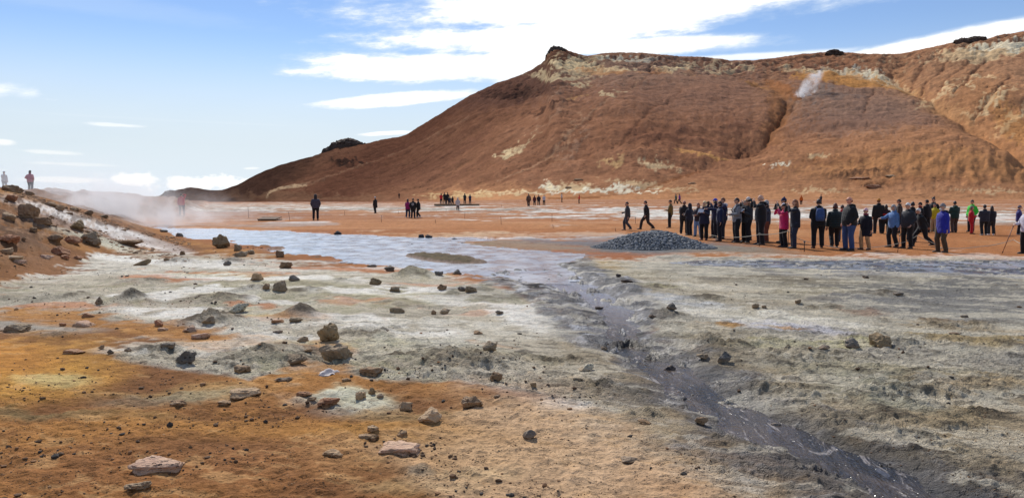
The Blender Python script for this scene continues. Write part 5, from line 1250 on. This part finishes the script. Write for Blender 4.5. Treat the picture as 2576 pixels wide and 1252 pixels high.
    if style in ('long', 'bob', 'bun', 'pony'):
        h = cap_shell(hm, 'hair', 1.10, -.07, .045)
        if style == 'long':
            q = MB(); q.rings([ring(hd(0, .045, .05), .085, .07, 10), ring(hd(0, .06, -.06), .098, .068, 10), ring(hd(0, .065, -.16), .10, .06, 10), ring(hd(0, .06, -.24), .075, .04, 10)]); link('locks', q.mesh('locks', [hm]), None, h)
        if style == 'bob':
            q = MB(); q.rings([ring(hd(0, .03, .04), .088, .08, 10), ring(hd(0, .035, -.04), .098, .078, 10), ring(hd(0, .03, -.10), .088, .068, 10)]); link('locks', q.mesh('locks', [hm]), None, h)
        if style == 'bun': q = MB(); q.ball(hd(0, .07, .125), (.042, .042, .038), 8, 6); link('bun', q.mesh('bun', [hm]), None, h)
        if style == 'pony': q = MB(); q.tube([hd(0, .10, .05), hd(0, .14, .0), hd(0, .13, -.12)], [.028, .034, .012], 7); link('ponytail', q.mesh('ponytail', [hm]), None, h)
    hatc = hat or (60,60,66)
    if style in ('beanie', 'pompom'):
        cap_shell(hm, 'hair', 1.05, -.06, .03); hh = cap_shell(cloth(hatc), 'beanie', 1.14, .012, .030, 1.06)
        q = MB(); q.tube([hd(math.cos(a)*.088, math.sin(a)*.106+.006, .034) for a in [i*2*math.pi/14 for i in range(15)]], (.018, .012), 6, up=(0, 0, 1)); link('rim', q.mesh('rim', [cloth(hatc)]), None, hh)
        if style == 'pompom': q = MB(); q.ball(hd(0, .02, .145), (.035, .035, .032), 8, 6); link('pompom', q.mesh('pompom', [cloth(hatc)]), None, hh)
    if style == 'cap':
        cap_shell(hm, 'hair', 1.05, -.05, .03); hh = cap_shell(cloth(hatc), 'cap', 1.12, .022, .040, .98)
        q = MB(); q.rings([[hd(-.065, -.085, .046), hd(.065, -.085, .046), hd(.065, -.085, .054), hd(-.065, -.085, .054)], [hd(-.055, -.14, .036), hd(.055, -.14, .036), hd(.055, -.14, .042), hd(-.055, -.14, .042)], [hd(-.03, -.165, .032), hd(.03, -.165, .032), hd(.03, -.165, .037), hd(-.03, -.165, .037)]]); link('peak', q.mesh('peak', [cloth(hatc)]), None, hh)
    if style == 'brim':
        cap_shell(hm, 'hair', 1.05, -.06, .03); hh = cap_shell(cloth(hatc), 'hat', 1.13, .03, .04, .95)
        q = MB(); q.rings([[hd(math.cos(a)*r, math.sin(a)*r*1.1, z) for a in [i*2*math.pi/14 for i in range(14)]] for r, z in ((.08, .05), (.135, .026), (.137, .032), (.08, .058))], cap=False); link('brim', q.mesh('brim', [cloth(hatc)]), None, hh)
    if style == 'hoodup':
        q = MB()
        def fn(v):
            y = v.y
            if y < -.045: y = -.045-(-.045-y)*.25
            return hr @ Vector((v.x, y, v.z))
        q.ball(hc+hr @ Vector((0, .022, -.005)), (.112, .128, .150), 14, 10, 0, fn); q.tube([T(0, .02, 1.44), T(0, .02, 1.52), T(0, .01, 1.58)], [.115, .108, .10], 12); link('hood', q.mesh('hood', [cloth(hood or jacket)]), None, root)
    if glasses:
        q = MB()
        for s in (-1, 1): q.ball(hd(s*.032, -.094, .018), (.026, .010, .018), 8, 5); q.tube([hd(s*.056, -.088, .022), hd(s*.078, -.03, .022), hd(s*.080, .02, .014)], .004, 5, up=(0, 0, 1))
        q.tube([hd(-.012, -.100, .022), hd(.012, -.100, .022)], .004, 5, up=(0, 0, 1)); link('sunglasses', q.mesh('sunglasses', [M_BLACK]), None, root)
    if beard: q = MB(); q.ball(hd(0, -.062, -.075), (.056, .045, .05), 9, 6); link('beard', q.mesh('beard', [hair_mat(beard)]), None, root)
    if scarf: q = MB(); q.tube([T(math.cos(a)*.085, math.sin(a)*.085-.01, 1.51) for a in [i*2*math.pi/12 for i in range(13)]], .034, 7, up=(0, 0, 1)); link('scarf', q.mesh('scarf', [cloth(scarf)]), None, root)
    if stripe:
        q = MB(); q.rings([ring(T(0, 0, z), .203*w, .170, 14) for z in (1.14, 1.20)], cap=False); link('stripe', q.mesh('stripe', [cloth(stripe)]), None, root)
    if bag:
        bg = link('backpack', None, None, root); bm_ = cloth(bag)
        q = MB(); q.rings([ring(T(0, .235, z), rx, ry, 12, 3.2) for z, rx, ry in [(.98, .10, .05), (1.0, .145, .075), (1.12, .155, .085), (1.28, .150, .08), (1.40, .125, .065), (1.43, .07, .03)]]); link('pack', q.mesh('pack', [bm_]), None, bg)
        q = MB(); q.rings([ring(T(0, .32, z), rx, ry, 10, 3.) for z, rx, ry in [(1.02, .08, .02), (1.04, .105, .035), (1.16, .105, .035), (1.19, .07, .015)]]); link('pocket', q.mesh('pocket', [bm_]), None, bg)
        for s in (-1, 1): q = MB(); q.tube([T(s*.09, .17, 1.42), T(s*.11, .06, 1.475), T(s*.12, -.08, 1.43), T(s*.13, -.180, 1.28), T(s*.17, -.10, 1.12), T(s*.16, .12, 1.05)], (.012, .022), 6, up=(0, 0, 1)); link('strap', q.mesh('strap', [bm_]), None, bg)
    if strap: q = MB(); q.tube([T(-.10, -.02, 1.47), T(-.02, -.18, 1.3), T(.12, -.18, 1.05), T(.19, .0, .95), T(.05, .16, 1.15), T(-.10, .06, 1.45)], (.008, .02), 6, up=(0, -1, 0)); link('shoulder_strap', q.mesh('shoulder_strap', [cloth(strap)]), None, root)
    if emblem:                                          # white ring with a small figure on the back of the jacket
        q = MB(); e = T(0, .178, 1.24)
        q.tube([e+Vector((math.cos(a)*.095, 0, math.sin(a)*.095)) for a in [i*2*math.pi/20 for i in range(21)]], .010, 5, up=(0, 1, 0))
        q.tube([e+Vector((math.cos(a)*.072, .0, math.sin(a)*.072)) for a in [i*2*math.pi/20 for i in range(0, 21)]], .004, 5, up=(0, 1, 0))
        q.tube([e+Vector((-.045, 0, -.045)), e+Vector((0, .0, .05)), e+Vector((.045, 0, -.045))], .011, 5, up=(0, 1, 0)); q.tube([e+Vector((-.03, 0, -.01)), e+Vector((.03, 0, -.01))], .010, 5, up=(0, 1, 0)); link('emblem', q.mesh('emblem', [M_SCREEN]), None, root)
    root['_wr'] = 0; del root['_wr']
    # --- what the hands hold is a thing of its own
    if hold:
        kind, hl = hold; mw = Matrix.Translation(root.location) @ Matrix.Rotation(math.radians(face), 4, 'Z') @ Matrix.Scale(S_, 4)
        c = (wR+wL)/2 if kind in ('camera', 'tablet', 'map', 'dslr') else wR
        fw = Vector((0, -.085, .03)); c = c+fw
        o = link({'camera': 'camera', 'dslr': 'camera', 'phone': 'phone', 'tablet': 'tablet', 'map': 'leaflet', 'cup': 'phone'}[kind], None)
        o.location = mw @ c; o.scale = (S_,)*3; o.rotation_euler = (0, 0, math.radians(face))
        tag(o, hl, 'camera' if kind in ('camera', 'dslr') else {'phone': 'phone', 'tablet': 'tablet', 'map': 'leaflet'}[kind])
        q = MB()
        if kind in ('camera', 'dslr'):
            q.box((0, 0, 0), (.13, .06, .09)); q.box((0, 0, .055), (.05, .05, .03)); link('case', q.mesh('case', [M_BLACK], False), None, o); q = MB(); q.tube([(0, -.03, 0), (0, -.08, 0), (0, -.12 if kind == 'dslr' else -.06, 0)], [.036, .036, .034], 12, up=(0, 0, 1)); link('lens', q.mesh('lens', [M_BLACK]), None, o)
        elif kind == 'phone': q.box((0, 0, .03), (.075, .010, .145)); link('case', q.mesh('case', [M_BLACK], False), None, o); q = MB(); q.box((0, .0065, .03), (.066, .002, .13)); link('screen', q.mesh('screen', [M_SCREEN], False), None, o)
        elif kind == 'tablet': q.box((0, 0, .05), (.25, .010, .16), Matrix.Rotation(-.5, 3, 'X')); link('case', q.mesh('case', [M_SCREEN], False), None, o)
        else: q.box((0, 0, .03), (.22, .004, .16), Matrix.Rotation(-.9, 3, 'X')); link('sheet', q.mesh('sheet', [M_SCREEN], False), None, o)
    return root

def P4(x, feet, top, label, **k): a = C4(x, feet); return person(a[0], a[1], C4(x, top)[1], label, **k)
def P5(x, feet, top, label, **k): a = C5(x, feet); return person(a[0], a[1], C5(x, top)[1], label, **k)
def P2(x, feet, top, label, **k): a = C2(x, feet); return person(a[0], a[1], C2(x, top)[1], label, **k)
def P3(x, feet, top, label, **k): a = C3(x, feet); return person(a[0], a[1], C3(x, top)[1], label, **k)
def P1(x, feet, top, label, **k): a = C1(x, feet); return person(a[0], a[1], C1(x, top)[1], label, **k)
NAVY, BLK_, DGY, JEAN, TAN_, BRW = (30,36,66), (26,26,30), (58,58,66), (46,60,92), (176,142,104), (84,66,50)
# beside and behind the stone mound
P4(228,535,165,'bearded man in a dark grey jumper walking left in grey trousers',jacket=(66,66,70),legs=(78,80,90),shoes=(150,120,96),hair=(60,40,30),walk=.45,pose='hold1',hold=('map','folded white paper in the hand of the man in the grey jumper'),beard=(70,46,34))
P4(470,525,140,'man in a black jacket striding left behind the mound',jacket=(30,26,28),legs=(60,52,52),shoes=(70,50,40),hair=(60,36,28),walk=.95,pose='pocket',head=-10)
P4(770,505,152,'person in an olive jacket and black trousers standing behind the mound',jacket=(112,92,44),legs=(26,26,28),shoes=(96,64,44),hair=(90,60,40),style='cap',hat=(84,64,50),pose='front',face=-110,glasses=True)
P4(965,585,160,'dark clad man with shaved head behind the hooded person at the mound',jacket=(28,28,32),legs=(30,30,36),hair=(60,40,34),style='bald',pose='front',face=150,skin=(150,96,76),wide=1.08,shift=.4)
P4(1012,600,193,'person in a navy jacket with the hood up behind the mound',jacket=(32,38,58),legs=(28,30,40),style='hoodup',hood=(34,40,60),pose='front',face=-140,hold=('map','white leaflet held by the hooded navy person'),wide=1.1)
P4(1120,615,190,'red haired person in a dark patterned jacket and pale jeans beside the blond woman',jacket=(56,46,58),legs=(110,140,180),hair=(120,60,36),style='bob',pose='front',face=-40,wide=.95)
P4(1197,660,165,'blond woman in a dark patterned jacket looking at a white tablet',jacket=(40,44,72),legs=(24,24,30),shoes=(120,70,60),hair=(222,196,140),style='bob',pose='tablet',face=-35,tilt=18,hold=('tablet','white tablet held by the blond woman'),hem=.72)
# the photographing crowd
P4(1425,650,130,'person in a bright blue cap at the left end of the crowd',jacket=(34,40,80),legs=(28,30,44),style='cap',hat=(36,62,180),pose='photo',face=-80,shift=1.1,hold=('dslr','black camera of the person in the blue cap'))
P4(1395,672,168,'dark haired woman in navy stretching one arm left with a phone',jacket=(28,40,82),legs=(26,30,44),shoes=(80,54,44),hair=(44,26,24),style='bob',pose='reach',face=-95,wide=1.15,hold=('phone','phone at the end of the outstretched navy sleeve'),glasses=True,hem=.76)
P4(1510,665,125,'brown haired youth in navy with a white hood raising a camera',jacket=(34,40,86),legs=(48,54,70),hair=(112,64,38),style='short',pose='photo',face=-80,shift=.9,hood=(214,214,220),hold=('camera','small black camera of the youth with the white hood'))
P4(1610,692,125,'man in a pale grey fleece wearing a black backpack',jacket=(126,126,130),legs=(26,26,32),shoes=(62,44,36),hair=(44,28,24),pose='front',face=-85,bag=(28,28,34),glasses=True,hold=('phone','phone held low by the man in the grey fleece'),stripe=(40,40,44),wide=1.05)
P4(1735,692,145,'woman in sunglasses holding papers against a dark jacket',jacket=(56,58,62),legs=(26,26,30),shoes=(70,60,52),hair=(132,92,56),style='long',pose='chest',face=-60,glasses=True,hold=('map','white papers held by the woman in sunglasses'),strap=(30,30,34))
P4(1803,690,150,'dark haired person mostly hidden behind the tall bald photographer',jacket=(48,48,54),legs=(40,40,46),hair=(36,24,22),style='short',pose='chest',face=-90,shift=.8)
P4(1862,680,114,'white haired person just behind the tall bald photographer',jacket=(40,40,46),legs=(30,30,36),hair=(214,200,190),style='short',pose='photo',face=-90,shift=1.1)
P4(1912,720,86,'tall bald photographer in a black jacket at the middle of the crowd',jacket=(28,30,34),legs=(26,26,32),shoes=(60,56,52),hair=(190,170,150),style='bald',pose='photo',face=-95,wide=1.16,belly=.6,hold=('dslr','black camera held up by the tall bald photographer'),zipc=(120,124,124),skin=(206,160,134),hood=(28,30,34))
P4(2092,700,150,'grey haired person in a navy coat behind the woman in pink',jacket=(38,48,78),legs=(34,36,44),hair=(176,170,160),style='bob',pose='photo',face=-95,shift=1.0)
P4(2035,700,190,'dark haired woman in a grey jacket and rust trousers beside the woman in pink',jacket=(84,88,104),legs=(128,70,52),shoes=(120,90,64),hair=(44,28,26),style='bob',pose='photo',face=-85,glasses=True,shift=.5,hold=('camera','small camera of the dark haired woman in the grey jacket'))
P4(2205,748,195,'woman in a bright pink jacket and white hat taking a picture',jacket=(206,34,96),legs=(24,24,30),shoes=(44,36,36),hair=(150,110,80),style='beanie',hat=(220,210,214),pose='photo',face=-90,glasses=True,hold=('camera','small camera of the woman in the pink jacket'),hem=.72,wide=1.1,hood=(190,30,86))
P4(2345,765,146,'long haired woman in navy and jeans photographing at the right end of the crowd',jacket=(32,36,50),legs=(44,52,76),shoes=(54,48,46),hair=(138,84,50),style='long',pose='photo',face=-95,hold=('dslr','large black camera of the long haired woman in navy'),wide=1.05,hem=.74)
P4(2372,720,125,'person in a dark blue pompom hat behind the long haired woman',jacket=(36,38,50),legs=(32,34,42),style='pompom',hat=(46,48,92),pose='photo',face=-95,shift=1.4)
# the walking group on the right
P5(330,710,175,'person in black seen from behind with a blue backpack',jacket=(24,24,28),legs=(24,24,28),shoes=(70,46,34),hair=(48,30,24),pose='front',face=172,bag=(58,82,128),wide=1.12)
P5(512,702,210,'woman in a dark green padded jacket walking away',jacket=(34,54,56),legs=(24,24,28),shoes=(36,30,30),hair=(92,48,36),style='bob',pose='down',face=168,quilt=True,walk=.35,hem=.82)
P5(590,640,238,'person in red half hidden behind the green padded jacket',jacket=(190,30,40),legs=JEAN,hair=(70,50,40),pose='front',face=180)
P5(668,735,150,'big balding man in a black hoodie and blue jeans with sunglasses',jacket=(26,26,28),legs=(52,74,118),shoes=(38,32,30),hair=(140,84,56),style='bald',pose='pocket',face=-80,glasses=True,wide=1.26,belly=.7,hood=(26,26,28),skin=(206,142,118))
P5(848,725,270,'small woman in a pink hat and navy parka with tan trousers',jacket=(28,28,44),legs=(190,150,108),shoes=(74,50,40),style='beanie',hat=(226,182,186),hair=(160,120,90),pose='hold1',face=-65,glasses=True,hem=.58,scarf=(150,60,84),wide=1.12,walk=.2)
P5(985,550,170,'person all in black with an orange beanie seen from behind',jacket=(28,28,32),legs=(24,24,28),style='beanie',hat=(196,128,36),hair=(60,44,36),pose='down',face=175,wide=1.1)
P5(1068,550,237,'dark haired person in a red and black jacket beside the orange beanie',jacket=(60,34,36),legs=(28,28,32),hair=(34,26,26),style='bob',pose='front',face=160,stripe=(206,40,36))
P5(1150,702,230,'grey haired woman in a light blue jacket pointing left',jacket=(92,132,182),legs=(34,36,44),shoes=(66,46,40),hair=(150,146,142),style='bob',pose='pointlow',face=-80,glasses=True,wide=1.1,walk=.2)
P5(1210,545,178,'man in a brown jacket behind the light blue jacket',jacket=(74,56,46),legs=(66,56,48),hair=(80,60,48),style='cap',hat=(70,58,50),pose='hold1',face=-120)
P5(1303,712,215,'white haired man in a charcoal jacket walking near the leaning pole',jacket=(52,54,60),legs=(26,26,28),shoes=(56,44,38),hair=(222,220,214),pose='pocket',face=-70,glasses=True,wide=1.16,belly=.4)
P5(1352,640,205,'dark figure in black behind the white haired man',jacket=(26,26,30),legs=(26,26,30),hair=(30,22,22),pose='down',face=150)
P5(1440,540,212,'person in black with a red face scarf behind the striding man',jacket=(30,30,34),legs=(36,38,46),hair=(38,28,28),style='beanie',hat=(34,30,34),scarf=(170,40,44),pose='pocket',face=-100)
P5(1468,690,250,'white haired man with glasses taking a long stride in black',jacket=(30,32,34),legs=(26,26,30),shoes=(40,36,34),hair=(220,214,204),pose='back',face=-90,walk=1.0,glasses=True,lean=.8)
P5(1512,540,183,'tall person in a black cap and black jacket behind the striding man',jacket=(26,26,30),legs=(30,30,34),style='cap',hat=(40,36,38),pose='down',face=-160)
P5(1580,528,157,'dark haired person in black standing above the yellow jacket',jacket=(30,28,34),legs=(30,30,34),hair=(36,24,24),style='bun',pose='pocket',face=-60)
P5(1597,535,222,'person in a yellow jacket and beige trousers',jacket=(206,186,34),legs=(176,152,116),shoes=(120,96,70),hair=(60,52,50),style='bob',pose='hold1',face=-60)
P5(1682,755,220,'bearded man in a royal blue jacket and grey beanie',jacket=(34,40,150),legs=(92,76,56),shoes=(88,68,50),style='beanie',hat=(140,130,128),hair=(170,166,160),beard=(206,200,192),pose='down',face=-85,glasses=True,hem=.70,wide=1.2,hood=(36,34,60),walk=.15)
P5(1815,540,195,'man in a dark green padded jacket seen from behind',jacket=(34,78,66),legs=(92,76,68),shoes=(44,36,34),hair=(34,26,26),pose='front',face=175,quilt=True,hood=(34,78,66),walk=.15)
P5(1995,556,252,'person in a red suit looking down at a camera',jacket=(196,32,44),legs=(190,30,40),shoes=(80,46,40),hair=(60,50,50),style='beanie',hat=(150,140,132),pose='front',face=60,tilt=24,hold=('camera','small camera of the person in the red suit'))
P5(2103,540,185,'person in a neon green jacket',jacket=(64,216,64),legs=(40,44,52),hair=(48,32,30),pose='pocket',face=-70,shift=.8)
P5(2140,570,235,'person in a dark slate jacket seen from behind in front of the neon green jacket',jacket=(52,54,66),legs=(28,30,34),shoes=(150,146,140),hair=(40,36,36),style='beanie',hat=(52,50,56),pose='front',face=170,wide=1.15,walk=.2)
P5(2215,567,258,'person in a dark jacket with white shoes at the right of the neon green jacket',jacket=(44,42,50),legs=(62,60,60),shoes=(214,214,214),hair=(70,52,40),style='long',pose='front',face=165)
P5(2512,565,255,'person in a violet blue jacket near the right edge',jacket=(58,52,120),legs=(28,30,40),shoes=(120,120,126),hair=(90,70,60),style='beanie',hat=(120,110,120),pose='front',face=60)
P5(2600,772,250,'person in a white hat and pale jacket cut by the right edge',jacket=(206,200,212),legs=(30,30,34),shoes=(40,36,34),style='brim',hat=(206,202,196),hair=(120,100,90),pose='hold1',face=-85,wide=1.1)
# far walkers behind the crowd
P4(842,200,68,'tiny figure in a teal jacket walking left beside the purple one',jacket=(36,92,86),legs=(30,32,36),walk=.7,hair=(60,40,34),style='long',near=False)
P4(888,203,66,'tiny figure in a purple jacket walking left beside the teal one',jacket=(122,40,128),legs=(28,28,32),walk=.8,hair=(60,40,34),style='long',near=False)
P4(2428,212,95,'tiny figure in an orange jacket far behind the crowd',jacket=(206,100,24),legs=(40,40,46),style='hoodup',hood=(206,100,24),face=160,walk=.3,near=False)
P5(365,232,125,'tiny dark figure far behind the blue backpack',jacket=(40,42,54),legs=(34,34,40),face=-80,pose='hold1',near=False)
# the flat beyond the pond
P2(885,580,320,'lone person in a grey jacket with dark hood on the orange flat beyond the pond',jacket=(84,80,96),legs=(26,28,38),shoes=(26,26,28),style='hoodup',hood=(52,48,52),pose='pocket',face=-165,wide=1.1)
P2(1490,513,345,'person in a black coat and white hat on the orange flat',jacket=(42,38,38),legs=(40,40,46),shoes=(40,34,32),style='beanie',hat=(214,210,206),pose='hold1',face=-130,hem=.6,walk=.25)
P2(1818,558,365,'person in a magenta jacket, left one of three walkers',jacket=(150,32,100),legs=(62,70,100),shoes=(200,196,190),hair=(60,36,32),style='long',pose='front',face=170,walk=.3)
P2(1872,563,360,'walker in black with a round white emblem on the back',jacket=(30,28,32),legs=(50,50,58),shoes=(40,34,32),hair=(40,30,28),pose='pocket',face=180,emblem=True,walk=.2)
P2(1928,558,362,'walker in black with a cap, right one of three walkers',jacket=(26,26,30),legs=(34,34,38),shoes=(210,206,200),style='cap',hat=(30,28,30),pose='front',face=-110,walk=.55)
P2(1730,360,305,'tiny brown figure at the foot of the hill',jacket=(96,72,58),legs=(80,60,52),face=180,near=False)
for x, tp, jk, lg, lb, st in [(2158,310,(196,40,44),(70,60,66),'person in red at the left end of the platform','long'),(2193,300,(30,28,30),(30,30,34),'person in black next to the red one on the platform','short'),(2222,300,(28,28,32),(34,34,42),'person in black in the middle of the platform group','short'),(2397,312,(38,42,52),(30,30,36),'person in dark grey at the right part of the platform','hoodup'),(2450,320,(44,58,92),(34,40,60),'person in blue at the right end of the platform','bob')]:
    a = C2(x, 418); dd = PLAT[1]+1.2
    person(a[0], a[1], C2(x, tp)[1], lb, jacket=jk, legs=lg, style=st, face=180+random.uniform(-25, 25), pose='front', near=False, loc=Vector(((a[0]-CX)/FPX*dd, dd, PLAT[2])))
for x, tp, jk, lg, lb, wk in [(2245,302,(52,58,84),(44,46,56),'person in slate blue walking behind the platform group',.4),(2272,305,(36,34,38),(36,36,44),'person in black walking behind the platform group',.5)]:
    a = C2(x, 390); dd = PLAT[1]+6
    person(a[0], a[1], C2(x, tp)[1], lb, jacket=jk, legs=lg, face=150, walk=wk, near=False, loc=Vector(((a[0]-CX)/FPX*dd, dd, floor_z((a[0]-CX)/FPX*dd, dd))))
P2(2325,487,355,'person in a pale grey coat in front of the platform',jacket=(196,188,184),legs=(40,44,60),shoes=(180,170,160),hair=(110,104,104),style='hoodup',hood=(190,182,178),face=175,pose='pocket',hem=.66)
P3(983,292,155,'brown clad hiker with a pack, left and tallest of the group of four',jacket=(104,76,62),legs=(86,64,56),hair=(40,30,28),face=-170,walk=.5,bag=(110,82,66),near=False)
P3(1042,280,178,'person in maroon, second of the group of four',jacket=(104,34,44),legs=(70,62,66),hair=(60,40,36),style='long',face=170,near=False)
P3(1085,280,172,'person in dark clothes, third of the group of four',jacket=(50,40,46),legs=(66,60,62),hair=(120,110,104),style='beanie',hat=(90,80,80),face=175,pose='pocket',wide=1.1,near=False)
P3(1138,278,172,'person in pale grey, right one of the group of four',jacket=(206,200,206),legs=(54,52,58),hair=(40,30,28),face=165,pose='front',near=False)
P3(1318,248,155,'tiny figure in white and black alone at the hill foot',jacket=(206,196,184),legs=(36,34,36),style='beanie',hat=(46,40,40),hair=(40,30,28),face=90,near=False)
P3(1495,260,172,'tiny figure in bright red at the hill foot',jacket=(214,44,34),legs=(44,34,34),style='hoodup',hood=(206,40,32),face=-90,pose='front',near=False)
# in the steam on the left
P1(325,330,110,'person in a pink jacket standing behind the rocky bank in the steam',loc=Vector(((80.6-CX)/FPX*62, 62, floor_z((80.6-CX)/FPX*62, 62))),jacket=(206,130,140),legs=(60,62,82),hair=(54,40,38),style='bob',face=175,pose='hips',wide=1.15)
P1(62,330,140,'pale figure at the left edge almost lost in steam behind the bank crest',loc=Vector(((15.4-CX)/FPX*72, 72, floor_z((15.4-CX)/FPX*72, 72))),jacket=(214,214,216),legs=(150,150,156),hair=(150,140,134),style='brim',hat=(200,198,196),face=60,pose='phone')
P1(1845,532,300,'person in a red jacket shading the eyes in the steam beyond the pond',jacket=(196,36,58),legs=(92,92,100),hair=(44,30,30),face=-170,pose='shade',wide=1.1)

def pole(a, b_, label, r=.011):
    p0 = hit(*b_); H = (b_[1]-a[1])*p0.y/FPX; X = (a[0]-b_[0])*p0.y/FPX; root = link('hiking_pole', None); root.location = p0; t = Vector((X, .1, H))
    q = MB(); q.tube([(0, 0, 0), t*.5, t*.9], [r*.7, r, r], 6); link('shaft', q.mesh('shaft', [plain_mat('pole_paint', (120,70,48), .5)]), None, root)
    q = MB(); q.tube([t*.88, t*.94, t], [r*1.3, r*1.9, r*1.7], 8); link('grip', q.mesh('grip', [M_BLACK]), None, root)
    q = MB(); q.tube([t*.06, t*.065], [.03, .03], 8); link('basket', q.mesh('basket', [M_BLACK]), None, root); tag(root, label, 'hiking pole')
pole(C5(2482, 440), C5(2335, 772), 'long leaning hiking pole at the right edge', .013)
pole(C5(1238, 560), C5(1200, 757), 'leaning pole in front of the white haired man in charcoal')

# fuse the lofted pieces of bodies and clothes into single surfaces
for ob, vx, mats, det in PEND:
    r_ = ob.modifiers.new('fuse', 'REMESH'); r_.mode = 'VOXEL'; r_.voxel_size = vx; r_.use_smooth_shade = True
    s_ = ob.modifiers.new('soft', 'SMOOTH'); s_.iterations = 3; s_.factor = .5
dgr = bpy.context.evaluated_depsgraph_get()
for ob, vx, mats, det in PEND:
    me = bpy.data.meshes.new_from_object(ob.evaluated_get(dgr)); old = ob.data; ob.modifiers.clear()
    if det is not None:
        bm = bmesh.new(); bm.from_mesh(me)
        for f in bm.faces: f.material_index = 0
        vs = [bm.verts.new(v) for v in det.v]
        for f, mi in zip(det.f, det.m):
            try: fc = bm.faces.new([vs[i] for i in f]); fc.material_index = mi; fc.smooth = True
            except ValueError: pass
        bm.to_mesh(me); bm.free()
    me.materials.clear()
    for m_ in mats: me.materials.append(m_)
    me.polygons.foreach_set('use_smooth', [True]*len(me.polygons)); me.name = ob.name.split('.')[0]; ob.data = me; bpy.data.meshes.remove(old)

# ------------------------------------------------------------------ steam
def steam(name, center, size, density, nscale, thr, label, aniso=.35, seed=0., stretch=(1, 1, 1), lean=0.):
    m = bpy.data.materials.new(name); m.use_nodes = True; t = NT(m.node_tree); t.n.clear(); o = t.node('ShaderNodeOutputMaterial')
    pv = t.node('ShaderNodeVolumePrincipled'); pv.inputs['Color'].default_value = (.97, .97, .98, 1); pv.inputs['Anisotropy'].default_value = aniso; t.l.new(pv.outputs[0], o.inputs['Volume'])
    co = t.node('ShaderNodeTexCoord').outputs['Object']; s = t.node('ShaderNodeSeparateXYZ'); t.l.new(co, s.inputs[0])
    x = t.m('SUBTRACT', s.outputs[0], t.m('MULTIPLY', s.outputs[2], lean)); y, z = s.outputs[1], s.outputs[2]
    q = lambda v, h: t.m('POWER', t.m('MULTIPLY', v, 1/h), 2.0)
    r = t.m('SQRT', t.m('ADD', t.m('ADD', q(x, size[0]*.5*.92), q(y, size[1]*.5*.92)), q(t.m('SUBTRACT', z, size[2]*.18), size[2]*.78)))
    fall = t.ss(r, 1.0, .25)
    mp = t.node('ShaderNodeMapping'); t.l.new(co, mp.inputs[0]); mp.inputs['Scale'].default_value = stretch; mp.inputs['Location'].default_value = (seed, seed, seed)
    n = t.noise(mp.outputs[0], nscale, 4, .62, dist=.5)
    t.put(pv, 'Density', t.m('MULTIPLY', t.m('MULTIPLY', fall, t.ss(n, thr, thr+.25)), density))
    b = MB(); b.box((lean*size[2]*.5, 0, size[2]/2), (size[0]*(1+0)+abs(lean)*size[2], size[1], size[2])); ob = link(name, b.mesh(name, [m], False)); ob.location = center
    return tag(ob, label, kind='stuff')
g = hit(460, 560)
steam('steam', (g.x-2.2, 50, -.05), (20, 16, 4.2), .60, .30, .42, 'white steam drifting over the left end of the pond', seed=3.)
steam('steam', (-37, 64, .3), (27, 18, 6.5), .085, .14, .36, 'thin steam veil behind the rocky bank', seed=8.)
pl = hit(2012, 240, (hill,)); print('plume', pl)
steam('steam', (pl.x, pl.y-2, pl.z-2), (11, 8, 16), 1.5, .24, .42, 'white steam plume rising from the ravine on the hill', seed=1.5, lean=.55)
